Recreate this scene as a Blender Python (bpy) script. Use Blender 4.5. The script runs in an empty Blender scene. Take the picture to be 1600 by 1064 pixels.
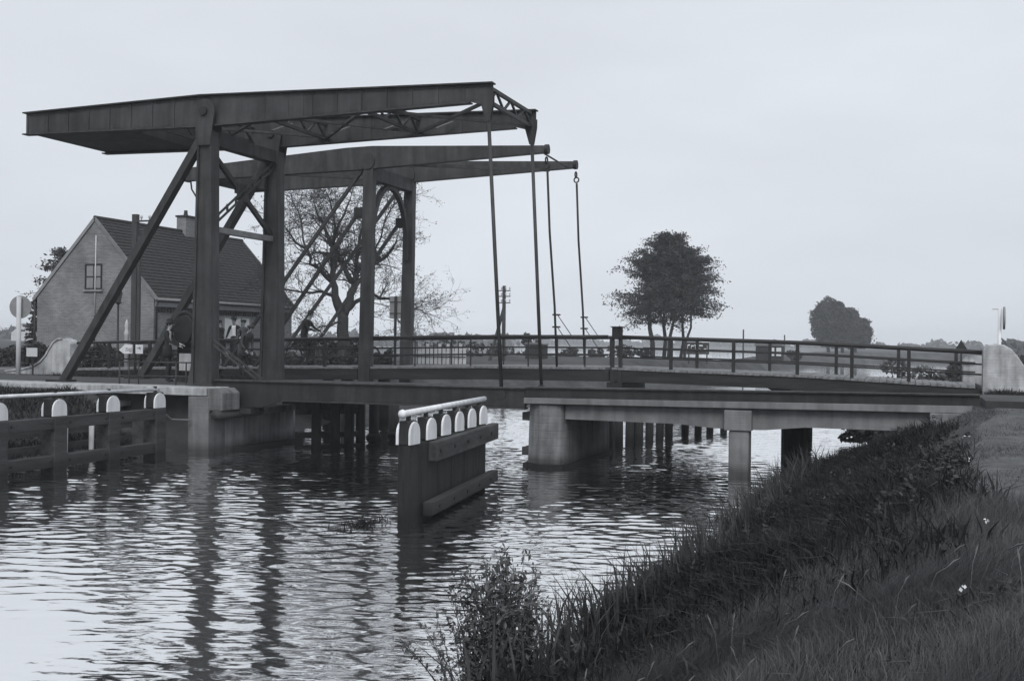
import bpy, bmesh, math, random
import numpy as np
from mathutils import Vector, Matrix
from math import sin, cos, pi, radians, sqrt, atan2

random.seed(7)
RNG = np.random.default_rng(7)
SC = bpy.context.scene
COL = SC.collection

# ------------------------------------------------------------------ camera
# X runs along the bridges, Y up the canal, Z up, water level z = 0
EYE = 3.06
YAW = radians(19.3)
cam = bpy.data.cameras.new('camera')
cam.sensor_fit = 'HORIZONTAL'
cam.sensor_width = 36.0
cam.lens = 36.0 * 1770.0 / 1600.0
cam.clip_start = 0.1
cam.clip_end = 6000
cam.shift_y = 2.0 / 1600.0
cam_o = bpy.data.objects.new('camera', cam)
COL.objects.link(cam_o)
cam_o.location = (0, 0, EYE)
cam_o.rotation_euler = (Matrix.Rotation(YAW, 4, 'Z') @ Matrix.Rotation(radians(90), 4, 'X') @ Matrix.Rotation(radians(0.7), 4, 'Z')).to_euler()
SC.camera = cam_o

# ------------------------------------------------------------------ world + sun + exposure
SUN_EL, SUN_AZ = radians(42), radians(-72)      # azimuth of the sun in the X/Y plane
w = bpy.data.worlds.new('World')
SC.world = w
w.use_nodes = True
nt = w.node_tree
nt.nodes.clear()
sky = nt.nodes.new('ShaderNodeTexSky')
sky.sky_type = 'NISHITA'
sky.sun_disc = False
sky.sun_elevation = SUN_EL
sky.sun_rotation = radians(90) - SUN_AZ
sky.air_density, sky.dust_density, sky.ozone_density = 1.0, 3.0, 1.0
bw = nt.nodes.new('ShaderNodeRGBToBW')
nt.links.new(sky.outputs[0], bw.inputs[0])
tcw = nt.nodes.new('ShaderNodeTexCoord')
nzw = nt.nodes.new('ShaderNodeTexNoise')          # soft overcast cloud sheet
nzw.inputs['Scale'].default_value = 2.3
nzw.inputs['Detail'].default_value = 5
mpw = nt.nodes.new('ShaderNodeMapping')
mpw.inputs['Scale'].default_value = (1, 1, 3.0)
nt.links.new(tcw.outputs['Generated'], mpw.inputs[0])
nt.links.new(mpw.outputs[0], nzw.inputs['Vector'])
mrw = nt.nodes.new('ShaderNodeMapRange')
mrw.inputs['From Min'].default_value = 0.25
mrw.inputs['From Max'].default_value = 0.75
mrw.inputs['To Min'].default_value = 5.95
mrw.inputs['To Max'].default_value = 7.3
nt.links.new(nzw.outputs['Fac'], mrw.inputs['Value'])
mx = nt.nodes.new('ShaderNodeMix')
mx.data_type = 'FLOAT'
mx.inputs['Factor'].default_value = 0.92           # mostly cloud, a little of the clear sky's gradient
nt.links.new(bw.outputs[0], mx.inputs[2])
nt.links.new(mrw.outputs[0], mx.inputs[3])
tint = nt.nodes.new('ShaderNodeMix')
tint.data_type = 'RGBA'
tint.blend_type = 'MULTIPLY'
tint.inputs['Factor'].default_value = 1
nt.links.new(mx.outputs[0], tint.inputs[6])
tint.inputs[7].default_value = (0.95, 1.005, 1.085, 1)
bg = nt.nodes.new('ShaderNodeBackground')
bg.inputs['Strength'].default_value = 0.119
nt.links.new(tint.outputs[2], bg.inputs[0])
wo = nt.nodes.new('ShaderNodeOutputWorld')
nt.links.new(bg.outputs[0], wo.inputs[0])

sl = bpy.data.lights.new('sun', 'SUN')
sl.energy = 1.9
sl.angle = radians(28)
sl.color = (1.0, 0.985, 0.96)
so = bpy.data.objects.new('sun', sl)
COL.objects.link(so)
sd = Vector((cos(SUN_EL) * cos(SUN_AZ), cos(SUN_EL) * sin(SUN_AZ), sin(SUN_EL)))
so.location = sd * 60
so.rotation_euler = sd.to_track_quat('Z', 'Y').to_euler()

SC.view_settings.view_transform = 'Standard'
SC.view_settings.look = 'None'
SC.view_settings.exposure = 0.0
SC.view_settings.gamma = 1.0
SC.view_settings.use_curve_mapping = False
SC.cycles.max_bounces = 6
SC.cycles.volume_bounces = 2
SC.cycles.transparent_max_bounces = 6
SC.cycles.caustics_reflective = False

# ------------------------------------------------------------------ materials
def new_mat(name):
    m = bpy.data.materials.new(name)
    m.use_nodes = True
    n = m.node_tree
    b = n.nodes['Principled BSDF']
    return m, n, b

def tone(v):
    return (v * 0.985, v * 1.0, v * 1.03, 1)

def mat(name, v, rough=0.75, var=0.35, scale=3.0, bump=0.15, bscale=30, stretch=(1, 1, 1), metal=0.0, v2=None, spec=0.3, streak=0.0, tide=0.0, boards=0.0):
    """weathered material: large blotches + fine grain; the two tones are v*(1-var) and v*(1+var)"""
    m, n, b = new_mat(name)
    tc = n.nodes.new('ShaderNodeTexCoord')
    mp = n.nodes.new('ShaderNodeMapping')
    mp.inputs['Scale'].default_value = stretch
    geo = n.nodes.new('ShaderNodeNewGeometry')
    n.links.new(geo.outputs['Position'], mp.inputs[0])
    a = n.nodes.new('ShaderNodeTexNoise')
    a.inputs['Scale'].default_value = scale
    a.inputs['Detail'].default_value = 8
    a.inputs['Roughness'].default_value = 0.65
    n.links.new(mp.outputs[0], a.inputs['Vector'])
    cr = n.nodes.new('ShaderNodeValToRGB')
    cr.color_ramp.elements[0].position = 0.3
    cr.color_ramp.elements[1].position = 0.7
    cr.color_ramp.elements[0].color = tone(v * (1 - var))
    cr.color_ramp.elements[1].color = tone(v2 if v2 else v * (1 + var))
    n.links.new(a.outputs['Fac'], cr.inputs[0])
    col = cr.outputs[0]
    if streak:
        mp2 = n.nodes.new('ShaderNodeMapping')
        mp2.inputs['Scale'].default_value = (2.6, 2.6, 0.3)
        n.links.new(geo.outputs['Position'], mp2.inputs[0])
        s = n.nodes.new('ShaderNodeTexNoise')
        s.inputs['Scale'].default_value = 2
        s.inputs['Detail'].default_value = 6
        n.links.new(mp2.outputs[0], s.inputs['Vector'])
        c2 = n.nodes.new('ShaderNodeValToRGB')
        c2.color_ramp.elements[0].position = 0.35
        c2.color_ramp.elements[1].position = 0.62
        c2.color_ramp.elements[0].color = (1 - streak,) * 3 + (1,)
        c2.color_ramp.elements[1].color = (1, 1, 1, 1)
        n.links.new(s.outputs['Fac'], c2.inputs[0])
        mm = n.nodes.new('ShaderNodeMix')
        mm.data_type = 'RGBA'
        mm.blend_type = 'MULTIPLY'
        mm.inputs['Factor'].default_value = 1
        n.links.new(col, mm.inputs[6])
        n.links.new(c2.outputs[0], mm.inputs[7])
        col = mm.outputs[2]
    if tide or boards:
        sp_ = n.nodes.new('ShaderNodeSeparateXYZ')
        n.links.new(geo.outputs['Position'], sp_.inputs[0])
    if tide:            # algae and damp up to a ragged line above the water
        tz = n.nodes.new('ShaderNodeMath')
        tz.operation = 'MULTIPLY_ADD'
        n.links.new(a.outputs['Fac'], tz.inputs[0])
        tz.inputs[1].default_value = -0.5
        n.links.new(sp_.outputs[2], tz.inputs[2])
        tr_ = n.nodes.new('ShaderNodeMapRange')
        tr_.inputs['From Min'].default_value = -0.12
        tr_.inputs['From Max'].default_value = 0.12
        tr_.inputs['To Min'].default_value = 1 - tide
        tr_.inputs['To Max'].default_value = 1.0
        n.links.new(tz.outputs[0], tr_.inputs['Value'])
        mt_ = n.nodes.new('ShaderNodeMix')
        mt_.data_type = 'RGBA'
        mt_.blend_type = 'MULTIPLY'
        mt_.inputs['Factor'].default_value = 1
        n.links.new(col, mt_.inputs[6])
        n.links.new(tr_.outputs[0], mt_.inputs[7])
        col = mt_.outputs[2]
    n.links.new(col, b.inputs['Base Color'])
    b.inputs['Roughness'].default_value = rough
    b.inputs['Metallic'].default_value = metal
    b.inputs['Specular IOR Level'].default_value = spec
    if bump:
        c = n.nodes.new('ShaderNodeTexNoise')
        c.inputs['Scale'].default_value = bscale
        c.inputs['Detail'].default_value = 4
        n.links.new(mp.outputs[0], c.inputs['Vector'])
        bp = n.nodes.new('ShaderNodeBump')
        bp.inputs['Strength'].default_value = bump
        bp.inputs['Distance'].default_value = 0.02
        hgt_out = c.outputs['Fac']
        if boards:      # marks of the shuttering boards
            wv_ = n.nodes.new('ShaderNodeMath')
            wv_.operation = 'PINGPONG'
            n.links.new(sp_.outputs[2], wv_.inputs[0])
            wv_.inputs[1].default_value = 0.09
            w2_ = n.nodes.new('ShaderNodeMapRange')
            w2_.inputs['From Min'].default_value = 0.0
            w2_.inputs['From Max'].default_value = 0.012
            w2_.inputs['To Min'].default_value = -boards
            w2_.inputs['To Max'].default_value = 0.0
            n.links.new(wv_.outputs[0], w2_.inputs['Value'])
            ad_ = n.nodes.new('ShaderNodeMath')
            n.links.new(c.outputs['Fac'], ad_.inputs[0])
            n.links.new(w2_.outputs[0], ad_.inputs[1])
            hgt_out = ad_.outputs[0]
        n.links.new(hgt_out, bp.inputs['Height'])
        n.links.new(bp.outputs[0], b.inputs['Normal'])
    return m

M = {}
M['steel'] = mat('steel_paint', 0.05, 0.6, 0.42, 1.3, 0.15, 30, streak=0.45)
M['steel_dark'] = mat('steel_dark', 0.026, 0.65, 0.45, 1.6, 0.15, 30, streak=0.4)
M['steel_light'] = mat('steel_galvanised', 0.17, 0.5, 0.25, 3.0, 0.05, 40)
M['timber'] = mat('tarred_timber', 0.022, 0.8, 0.6, 1.2, 0.7, 14, (6, 6, 0.8), tide=0.6)
M['timber_h'] = mat('weathered_waling', 0.05, 0.85, 0.6, 1.0, 0.8, 12, (6, 0.7, 6), tide=0.6)
M['timber_u'] = mat('weathered_beam', 0.026, 0.85, 0.5, 1.0, 0.45, 12, (0.7, 6, 6))
M['deck'] = mat('deck_planks', 0.19, 0.85, 0.4, 1.5, 0.4, 15, (6, 0.8, 6))
M['deck_dark'] = mat('deck_planks_dark', 0.045, 0.85, 0.4, 1.5, 0.4, 15, (6, 0.8, 6))
M['rail'] = mat('rail_paint', 0.022, 0.55, 0.3, 4.0, 0.1, 40)
M['white'] = mat('white_paint', 0.80, 0.5, 0.08, 3.0, 0.05, 40, streak=0.2)
M['concrete'] = mat('wet_concrete', 0.20, 0.85, 0.35, 1.3, 0.35, 35, streak=0.45, tide=0.65, boards=1.5)
M['concrete_mid'] = mat('concrete_span', 0.185, 0.85, 0.3, 1.2, 0.3, 35, streak=0.25, tide=0.6, boards=0.6)
M['concrete_pale'] = mat('concrete_parapet', 0.42, 0.9, 0.38, 1.4, 0.4, 26, streak=0.35, boards=0.8)
M['black'] = mat('black_iron', 0.018, 0.5, 0.3, 5.0, 0.05, 40)
M['bark'] = mat('bark', 0.03, 0.9, 0.4, 3.0, 0.5, 12, (3, 3, 0.8))
M['leaf'] = mat('leaf_autumn', 0.05, 0.7, 0.4, 0.8, 0)
M['leaf_dark'] = mat('leaf_dark', 0.04, 0.7, 0.45, 0.5, 0)
M['leaf_mid'] = mat('leaf_willow', 0.085, 0.6, 0.4, 1.5, 0)
M['hedge'] = mat('hedge_leaf', 0.035, 0.8, 0.45, 0.8, 0)
M['field_wall'] = mat('pale_render', 0.5, 0.9, 0.15, 1.0, 0.1, 20)
M['roofdark'] = mat('far_roof', 0.12, 0.9, 0.3, 1.0, 0.1, 20)
M['tile'] = mat('roof_tiles', 0.026, 0.75, 0.45, 2.2, 0.5, 9, (1, 3.5, 3.5))
M['sign_grey'] = mat('sign_back', 0.22, 0.6, 0.15, 3.0, 0.05, 30)
M['pole'] = mat('pole_wood', 0.05, 0.85, 0.35, 2.0, 0.3, 20, (5, 5, 0.8))
M['skin'] = mat('skin', 0.33, 0.6, 0.1, 5, 0)
M['cloth_dark'] = mat('cloth_dark', 0.022, 0.9, 0.3, 6, 0.2, 60)
M['cloth_grey'] = mat('cloth_grey', 0.075, 0.9, 0.3, 6, 0.2, 60)
M['cloth_white'] = mat('cloth_white', 0.7, 0.9, 0.08, 6, 0.1, 60)
M['lit_concrete'] = mat('concrete_baked_light', 0.42, 0.85, 0.3, 1.5, 0.3, 30, streak=0.45, tide=0.75, boards=0.8)  # concrete colour raised to paint in light the shaded wall lacks
M['sod'] = mat('trodden_sod', 0.05, 0.95, 0.45, 0.9, 0.5, 8)
M['worn'] = mat('worn_turf', 0.085, 0.95, 0.4, 2.5, 0.6, 14)
M['dirt'] = mat('dirt_road', 0.13, 0.95, 0.35, 0.9, 0.4, 8)
M['curtain'] = mat('curtain', 0.62, 0.8, 0.15, 2, 0.1, 20)
M['petal'] = mat('petal', 0.65, 0.8, 0.1, 5, 0)

def brick_mat():
    m, n, b = new_mat('brick_wall')
    geo = n.nodes.new('ShaderNodeNewGeometry')
    sep = n.nodes.new('ShaderNodeSeparateXYZ')
    n.links.new(geo.outputs['Position'], sep.inputs[0])
    add = n.nodes.new('ShaderNodeMath')
    n.links.new(sep.outputs[0], add.inputs[0])
    n.links.new(sep.outputs[1], add.inputs[1])
    comb = n.nodes.new('ShaderNodeCombineXYZ')
    n.links.new(add.outputs[0], comb.inputs[0])
    n.links.new(sep.outputs[2], comb.inputs[1])
    br = n.nodes.new('ShaderNodeTexBrick')
    br.inputs['Scale'].default_value = 1.0
    br.inputs['Brick Width'].default_value = 0.22
    br.inputs['Row Height'].default_value = 0.075
    br.inputs['Mortar Size'].default_value = 0.012
    br.inputs['Color1'].default_value = tone(0.125)
    br.inputs['Color2'].default_value = tone(0.20)
    br.inputs['Mortar'].default_value = tone(0.23)
    n.links.new(comb.outputs[0], br.inputs['Vector'])
    nz = n.nodes.new('ShaderNodeTexNoise')
    nz.inputs['Scale'].default_value = 1.1
    nz.inputs['Detail'].default_value = 7
    n.links.new(geo.outputs['Position'], nz.inputs['Vector'])
    mr = n.nodes.new('ShaderNodeMapRange')
    mr.inputs['From Min'].default_value = 0.3
    mr.inputs['From Max'].default_value = 0.7
    mr.inputs['To Min'].default_value = 0.72
    mr.inputs['To Max'].default_value = 1.15
    n.links.new(nz.outputs['Fac'], mr.inputs['Value'])
    mm = n.nodes.new('ShaderNodeMix')
    mm.data_type = 'RGBA'
    mm.blend_type = 'MULTIPLY'
    mm.inputs['Factor'].default_value = 1
    n.links.new(br.outputs['Color'], mm.inputs[6])
    n.links.new(mr.outputs[0], mm.inputs[7])
    n.links.new(mm.outputs[2], b.inputs['Base Color'])
    b.inputs['Roughness'].default_value = 0.9
    bp = n.nodes.new('ShaderNodeBump')
    bp.inputs['Strength'].default_value = 0.4
    bp.inputs['Distance'].default_value = 0.01
    n.links.new(br.outputs['Fac'], bp.inputs['Height'])
    bp.invert = True
    n.links.new(bp.outputs[0], b.inputs['Normal'])
    return m
M['brick'] = brick_mat()

def glass_mat():
    m, n, b = new_mat('window_glass')
    b.inputs['Base Color'].default_value = tone(0.05)
    b.inputs['Roughness'].default_value = 0.06
    b.inputs['Specular IOR Level'].default_value = 0.8
    return m
M['glass'] = glass_mat()

def blade_mat(name, lo, hi, trans=0.25):
    """leaf-like blades; attribute 'shade' gives each blade its own tone"""
    m, n, b = new_mat(name)
    at = n.nodes.new('ShaderNodeAttribute')
    at.attribute_name = 'shade'
    cr = n.nodes.new('ShaderNodeValToRGB')
    cr.color_ramp.elements[0].color = tone(lo)
    cr.color_ramp.elements[1].color = tone(hi)
    n.links.new(at.outputs['Fac'], cr.inputs[0])
    n.links.new(cr.outputs[0], b.inputs['Base Color'])
    b.inputs['Roughness'].default_value = 0.6
    b.inputs['Specular IOR Level'].default_value = 0.25
    tr = n.nodes.new('ShaderNodeBsdfTranslucent')
    n.links.new(cr.outputs[0], tr.inputs[0])
    ms = n.nodes.new('ShaderNodeMixShader')
    ms.inputs[0].default_value = trans
    n.links.new(b.outputs[0], ms.inputs[1])
    n.links.new(tr.outputs[0], ms.inputs[2])
    n.links.new(ms.outputs[0], n.nodes['Material Output'].inputs['Surface'])
    return m
M['grass'] = blade_mat('dry_grass', 0.04, 0.165)
M['weeds'] = blade_mat('bank_weeds', 0.008, 0.036)
M['reed'] = blade_mat('reed_blade', 0.03, 0.10)

def ground_mat():
    m, n, b = new_mat('ground_soil_grass')
    geo = n.nodes.new('ShaderNodeNewGeometry')
    nz = n.nodes.new('ShaderNodeTexNoise')
    nz.inputs['Scale'].default_value = 0.35
    nz.inputs['Detail'].default_value = 12
    nz.inputs['Roughness'].default_value = 0.7
    n.links.new(geo.outputs['Position'], nz.inputs['Vector'])
    cr = n.nodes.new('ShaderNodeValToRGB')
    cr.color_ramp.elements[0].position = 0.3
    cr.color_ramp.elements[1].position = 0.72
    cr.color_ramp.elements[0].color = tone(0.028)
    cr.color_ramp.elements[1].color = tone(0.11)
    n.links.new(nz.outputs['Fac'], cr.inputs[0])
    n.links.new(cr.outputs[0], b.inputs['Base Color'])
    b.inputs['Roughness'].default_value = 0.95
    b.inputs['Specular IOR Level'].default_value = 0.1
    c = n.nodes.new('ShaderNodeTexNoise')
    c.inputs['Scale'].default_value = 5
    c.inputs['Detail'].default_value = 8
    n.links.new(geo.outputs['Position'], c.inputs['Vector'])
    bp = n.nodes.new('ShaderNodeBump')
    bp.inputs['Strength'].default_value = 0.8
    bp.inputs['Distance'].default_value = 0.12
    n.links.new(c.outputs['Fac'], bp.inputs['Height'])
    n.links.new(bp.outputs[0], b.inputs['Normal'])
    return m
M['ground'] = ground_mat()

def water_mat():
    m, n, b = new_mat('canal_water')
    geo = n.nodes.new('ShaderNodeNewGeometry')
    rot = n.nodes.new('ShaderNodeMapping')           # wind blows up the view: crests lie across it
    rot.inputs['Rotation'].default_value = (0, 0, -YAW)
    n.links.new(geo.outputs['Position'], rot.inputs[0])

    def wave(scl, s, wgt, det, dist=0.5, rough=0.5):
        mp = n.nodes.new('ShaderNodeMapping')
        mp.inputs['Scale'].default_value = scl
        n.links.new(rot.outputs[0], mp.inputs[0])
        a = n.nodes.new('ShaderNodeTexNoise')
        a.inputs['Scale'].default_value = s
        a.inputs['Detail'].default_value = det
        a.inputs['Roughness'].default_value = rough
        a.inputs['Distortion'].default_value = dist
        n.links.new(mp.outputs[0], a.inputs['Vector'])
        mu = n.nodes.new('ShaderNodeMath')
        mu.operation = 'MULTIPLY'
        mu.inputs[1].default_value = wgt
        n.links.new(a.outputs['Fac'], mu.inputs[0])
        return mu.outputs[0]

    def op(kind, x, y):
        k = n.nodes.new('ShaderNodeMath')
        k.operation = kind
        n.links.new(x, k.inputs[0])
        n.links.new(y, k.inputs[1])
        return k.outputs[0]
    rip = wave((0.6, 1.1, 1), 9.0, 0.0016, 3)
    # gusts: the short ripples come and go in patches
    g = n.nodes.new('ShaderNodeTexNoise')
    g.inputs['Scale'].default_value = 0.22
    g.inputs['Detail'].default_value = 3
    n.links.new(geo.outputs['Position'], g.inputs['Vector'])
    gr = n.nodes.new('ShaderNodeMapRange')
    gr.inputs['From Min'].default_value = 0.38
    gr.inputs['From Max'].default_value = 0.62
    gr.inputs['To Min'].default_value = 0.65
    gr.inputs['To Max'].default_value = 1.25
    n.links.new(g.outputs['Fac'], gr.inputs['Value'])
    h = op('MULTIPLY', rip, gr.outputs[0])
    bp = n.nodes.new('ShaderNodeBump')
    bp.inputs['Strength'].default_value = 1.0
    bp.inputs['Distance'].default_value = 1.0
    n.links.new(h, bp.inputs['Height'])
    # silty water: nearly a mirror at a low angle, dark where a ripple turns its face to the eye
    lw = n.nodes.new('ShaderNodeLayerWeight')
    lw.inputs['Blend'].default_value = 0.5
    n.links.new(bp.outputs[0], lw.inputs['Normal'])
    fr = n.nodes.new('ShaderNodeMapRange')
    fr.inputs['From Min'].default_value = 0.25
    fr.inputs['From Max'].default_value = 0.62
    fr.inputs['To Min'].default_value = 0.5
    fr.inputs['To Max'].default_value = 0.97
    n.links.new(lw.outputs['Facing'], fr.inputs['Value'])
    b.inputs['Base Color'].default_value = tone(0.035)
    b.inputs['Roughness'].default_value = 0.2
    b.inputs['Specular IOR Level'].default_value = 0.3
    n.links.new(bp.outputs[0], b.inputs['Normal'])
    gl = n.nodes.new('ShaderNodeBsdfGlossy')
    gl.inputs['Roughness'].default_value = 0.06
    gl.inputs['Color'].default_value = (0.97, 0.97, 0.97, 1)
    n.links.new(bp.outputs[0], gl.inputs['Normal'])
    ms = n.nodes.new('ShaderNodeMixShader')
    n.links.new(fr.outputs[0], ms.inputs[0])
    n.links.new(b.outputs[0], ms.inputs[1])
    n.links.new(gl.outputs[0], ms.inputs[2])
    n.links.new(ms.outputs[0], n.nodes['Material Output'].inputs['Surface'])
    return m
M['water'] = water_mat()

# ------------------------------------------------------------------ mesh helpers
WL = {}      # world location of every object that may become a parent

class MB:
    def __init__(s):
        s.v, s.f, s.sm = [], [], False
    def add(s, vs, fs):
        o = len(s.v)
        s.v += [tuple(p) for p in vs]
        s.f += [tuple(i + o for i in f) for f in fs]
        return s
    def box(s, x0, x1, y0, y1, z0, z1):
        vs = [(x0, y0, z0), (x1, y0, z0), (x1, y1, z0), (x0, y1, z0), (x0, y0, z1), (x1, y0, z1), (x1, y1, z1), (x0, y1, z1)]
        return s.add(vs, [(0, 3, 2, 1), (4, 5, 6, 7), (0, 1, 5, 4), (1, 2, 6, 5), (2, 3, 7, 6), (3, 0, 4, 7)])
    def bar(s, p, q, wd, ht, up=(0, 0, 1), w2=None, h2=None):
        p, q = Vector(p), Vector(q)
        d = (q - p).normalized()
        up = Vector(up)
        if abs(d.dot(up)) > 0.98:
            up = Vector((0, 1, 0))
        a = d.cross(up).normalized()
        b = a.cross(d).normalized()
        w2, h2 = w2 or wd, h2 or ht
        vs = []
        for c, ww, hh in ((p, wd, ht), (q, w2, h2)):
            for i, j in ((-1, -1), (1, -1), (1, 1), (-1, 1)):
                vs.append(c + a * (i * ww / 2) + b * (j * hh / 2))
        return s.add(vs, [(0, 1, 2, 3), (7, 6, 5, 4), (0, 4, 5, 1), (1, 5, 6, 2), (2, 6, 7, 3), (3, 7, 4, 0)])
    def tube(s, pts, rad, n=8, cap=True):
        pts = [Vector(p) for p in pts]
        if not hasattr(rad, '__len__'):
            rad = [rad] * len(pts)
        o = len(s.v)
        prev = None
        for i, p in enumerate(pts):
            t = (pts[min(i + 1, len(pts) - 1)] - pts[max(i - 1, 0)])
            t = t.normalized() if t.length > 1e-9 else Vector((0, 0, 1))
            if prev is None:
                u = Vector((0, 0, 1)) if abs(t.z) < 0.9 else Vector((1, 0, 0))
                a = t.cross(u).normalized()
            else:
                a = (prev - t * prev.dot(t)).normalized()
            prev = a
            b = t.cross(a)
            for k in range(n):
                an = 2 * pi * k / n
                s.v.append(tuple(p + (a * cos(an) + b * sin(an)) * rad[i]))
        for i in range(len(pts) - 1):
            for k in range(n):
                k2 = (k + 1) % n
                s.f.append((o + i * n + k, o + i * n + k2, o + (i + 1) * n + k2, o + (i + 1) * n + k))
        if cap:
            s.f.append(tuple(o + k for k in reversed(range(n))))
            s.f.append(tuple(o + (len(pts) - 1) * n + k for k in range(n)))
        return s
    def prism(s, poly, axis, a0, a1):
        """polygon extruded along axis: 'y' takes (x,z), 'x' takes (y,z), 'z' takes (x,y)"""
        n = len(poly)
        def P(p, a):
            return {'y': (p[0], a, p[1]), 'x': (a, p[0], p[1]), 'z': (p[0], p[1], a)}[axis]
        vs = [P(p, a0) for p in poly] + [P(p, a1) for p in poly]
        fs = [tuple(range(n)), tuple(range(2 * n - 1, n - 1, -1))]
        fs += [(i, n + i, n + (i + 1) % n, (i + 1) % n) for i in range(n)]
        return s.add(vs, fs)
    def lathe(s, prof, c, n=16):
        """profile (r,z) turned about the vertical through c"""
        o = len(s.v)
        for r, z in prof:
            for k in range(n):
                an = 2 * pi * k / n
                s.v.append((c[0] + r * cos(an), c[1] + r * sin(an), c[2] + z))
        for i in range(len(prof) - 1):
            for k in range(n):
                k2 = (k + 1) % n
                s.f.append((o + i * n + k, o + i * n + k2, o + (i + 1) * n + k2, o + (i + 1) * n + k))
        s.f.append(tuple(o + k for k in reversed(range(n))))
        s.f.append(tuple(o + (len(prof) - 1) * n + k for k in range(n)))
        return s
    def disc(s, c, axis, r, t, n=20):
        c = Vector(c)
        ax = Vector(axis).normalized()
        return s.tube([c - ax * t / 2, c + ax * t / 2], r, n)
    def ring(s, c, axis, R, r, n=24, k=6):
        ax = Vector(axis).normalized()
        u = Vector((0, 0, 1)) if abs(ax.z) < 0.9 else Vector((1, 0, 0))
        a = ax.cross(u).normalized()
        b = ax.cross(a)
        c = Vector(c)
        o = len(s.v)
        for i in range(n):
            an = 2 * pi * i / n
            d = a * cos(an) + b * sin(an)
            for j in range(k):
                bn = 2 * pi * j / k
                s.v.append(tuple(c + d * (R + r * cos(bn)) + ax * (r * sin(bn))))
        for i in range(n):
            for j in range(k):
                i2, j2 = (i + 1) % n, (j + 1) % k
                s.f.append((o + i * k + j, o + i2 * k + j, o + i2 * k + j2, o + i * k + j2))
        return s
    def quad(s, c, a, b):
        c, a, b = Vector(c), Vector(a), Vector(b)
        return s.add([c - a - b, c + a - b, c + a + b, c - a + b], [(0, 1, 2, 3)])

def mesh_of(name, mb, origin=(0, 0, 0), smooth=False):
    me = bpy.data.meshes.new(name)
    ox, oy, oz = origin
    me.from_pydata([(x - ox, y - oy, z - oz) for x, y, z in mb.v], [], mb.f)
    bmn = bmesh.new()
    bmn.from_mesh(me)
    bmesh.ops.recalc_face_normals(bmn, faces=bmn.faces)
    bmn.to_mesh(me)
    bmn.free()
    if smooth:
        me.polygons.foreach_set('use_smooth', [True] * len(me.polygons))
    me.update()
    return me

def put(o, parent, at):
    COL.objects.link(o)
    at = Vector(at)
    if parent is not None:
        o.parent = parent
        o.location = at - WL[parent.name]
    else:
        o.location = at
    WL[o.name] = at
    return o

def part(name, mb, m, parent, label=None, at=None, smooth=False, bevel=0.0, kind=None):
    at = Vector(at) if at is not None else WL[parent.name]
    me = mesh_of(name, mb, at, smooth)
    me.materials.append(M[m] if isinstance(m, str) else m)
    o = bpy.data.objects.new(name, me)
    put(o, parent, at)
    if label:
        o['label'] = label
    if kind:
        o['kind'] = kind
    if bevel:
        bv = o.modifiers.new('edge', 'BEVEL')
        bv.width = bevel
        bv.segments = 2
        bv.limit_method = 'ANGLE'
    return o

def again(src, parent, at):
    """the same part once more, sharing its mesh"""
    o = src.copy()
    put(o, parent, at)
    for ch in list(src.children):
        again(ch, o, Vector(at) + ch.location)
    return o

def thing(name, label, cat, loc, group=None):
    o = bpy.data.objects.new(name, None)
    o.empty_display_size = 0.2
    put(o, None, loc)
    o['label'], o['category'] = label, cat
    if group:
        o['group'] = group
    return o

def solo(name, mb, m, label, cat, at, group=None, smooth=False, bevel=0.0, kind=None):
    me = mesh_of(name, mb, at, smooth)
    me.materials.append(M[m])
    o = bpy.data.objects.new(name, me)
    put(o, None, at)
    o['label'], o['category'] = label, cat
    if group:
        o['group'] = group
    if kind:
        o['kind'] = kind
    if bevel:
        bv = o.modifiers.new('edge', 'BEVEL')
        bv.width, bv.segments, bv.limit_method = bevel, 2, 'ANGLE'
    return o

def lerp(a, b, t):
    return a + (b - a) * t

def interp(x, tab):
    if x <= tab[0][0]:
        return tab[0][1]
    for (x0, y0), (x1, y1) in zip(tab, tab[1:]):
        if x <= x1:
            return y0 + (y1 - y0) * (x - x0) / (x1 - x0)
    return tab[-1][1]

def sstep(a, b, x):
    t = min(1, max(0, (x - a) / (b - a)))
    return t * t * (3 - 2 * t)

# ------------------------------------------------------------------ terrain and water
R_EDGE = [(-20, -4.2), (5, -3.3), (10, -3.25), (12, -3.2), (15, -2.8), (21, -2.55), (27, -2.35), (38, -1.0), (60, 1.0), (150, 3.5), (195, 14), (230, 60), (260, 200), (1200, 1200)]
L_EDGE = [(-20, -18.9), (32, -18.8), (40, -20.8), (58, -21.5), (85, -17.5), (110, -14.6), (200, -13.6), (218, -8), (240, 2), (265, 60), (290, 200), (1200, 1150)]

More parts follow.
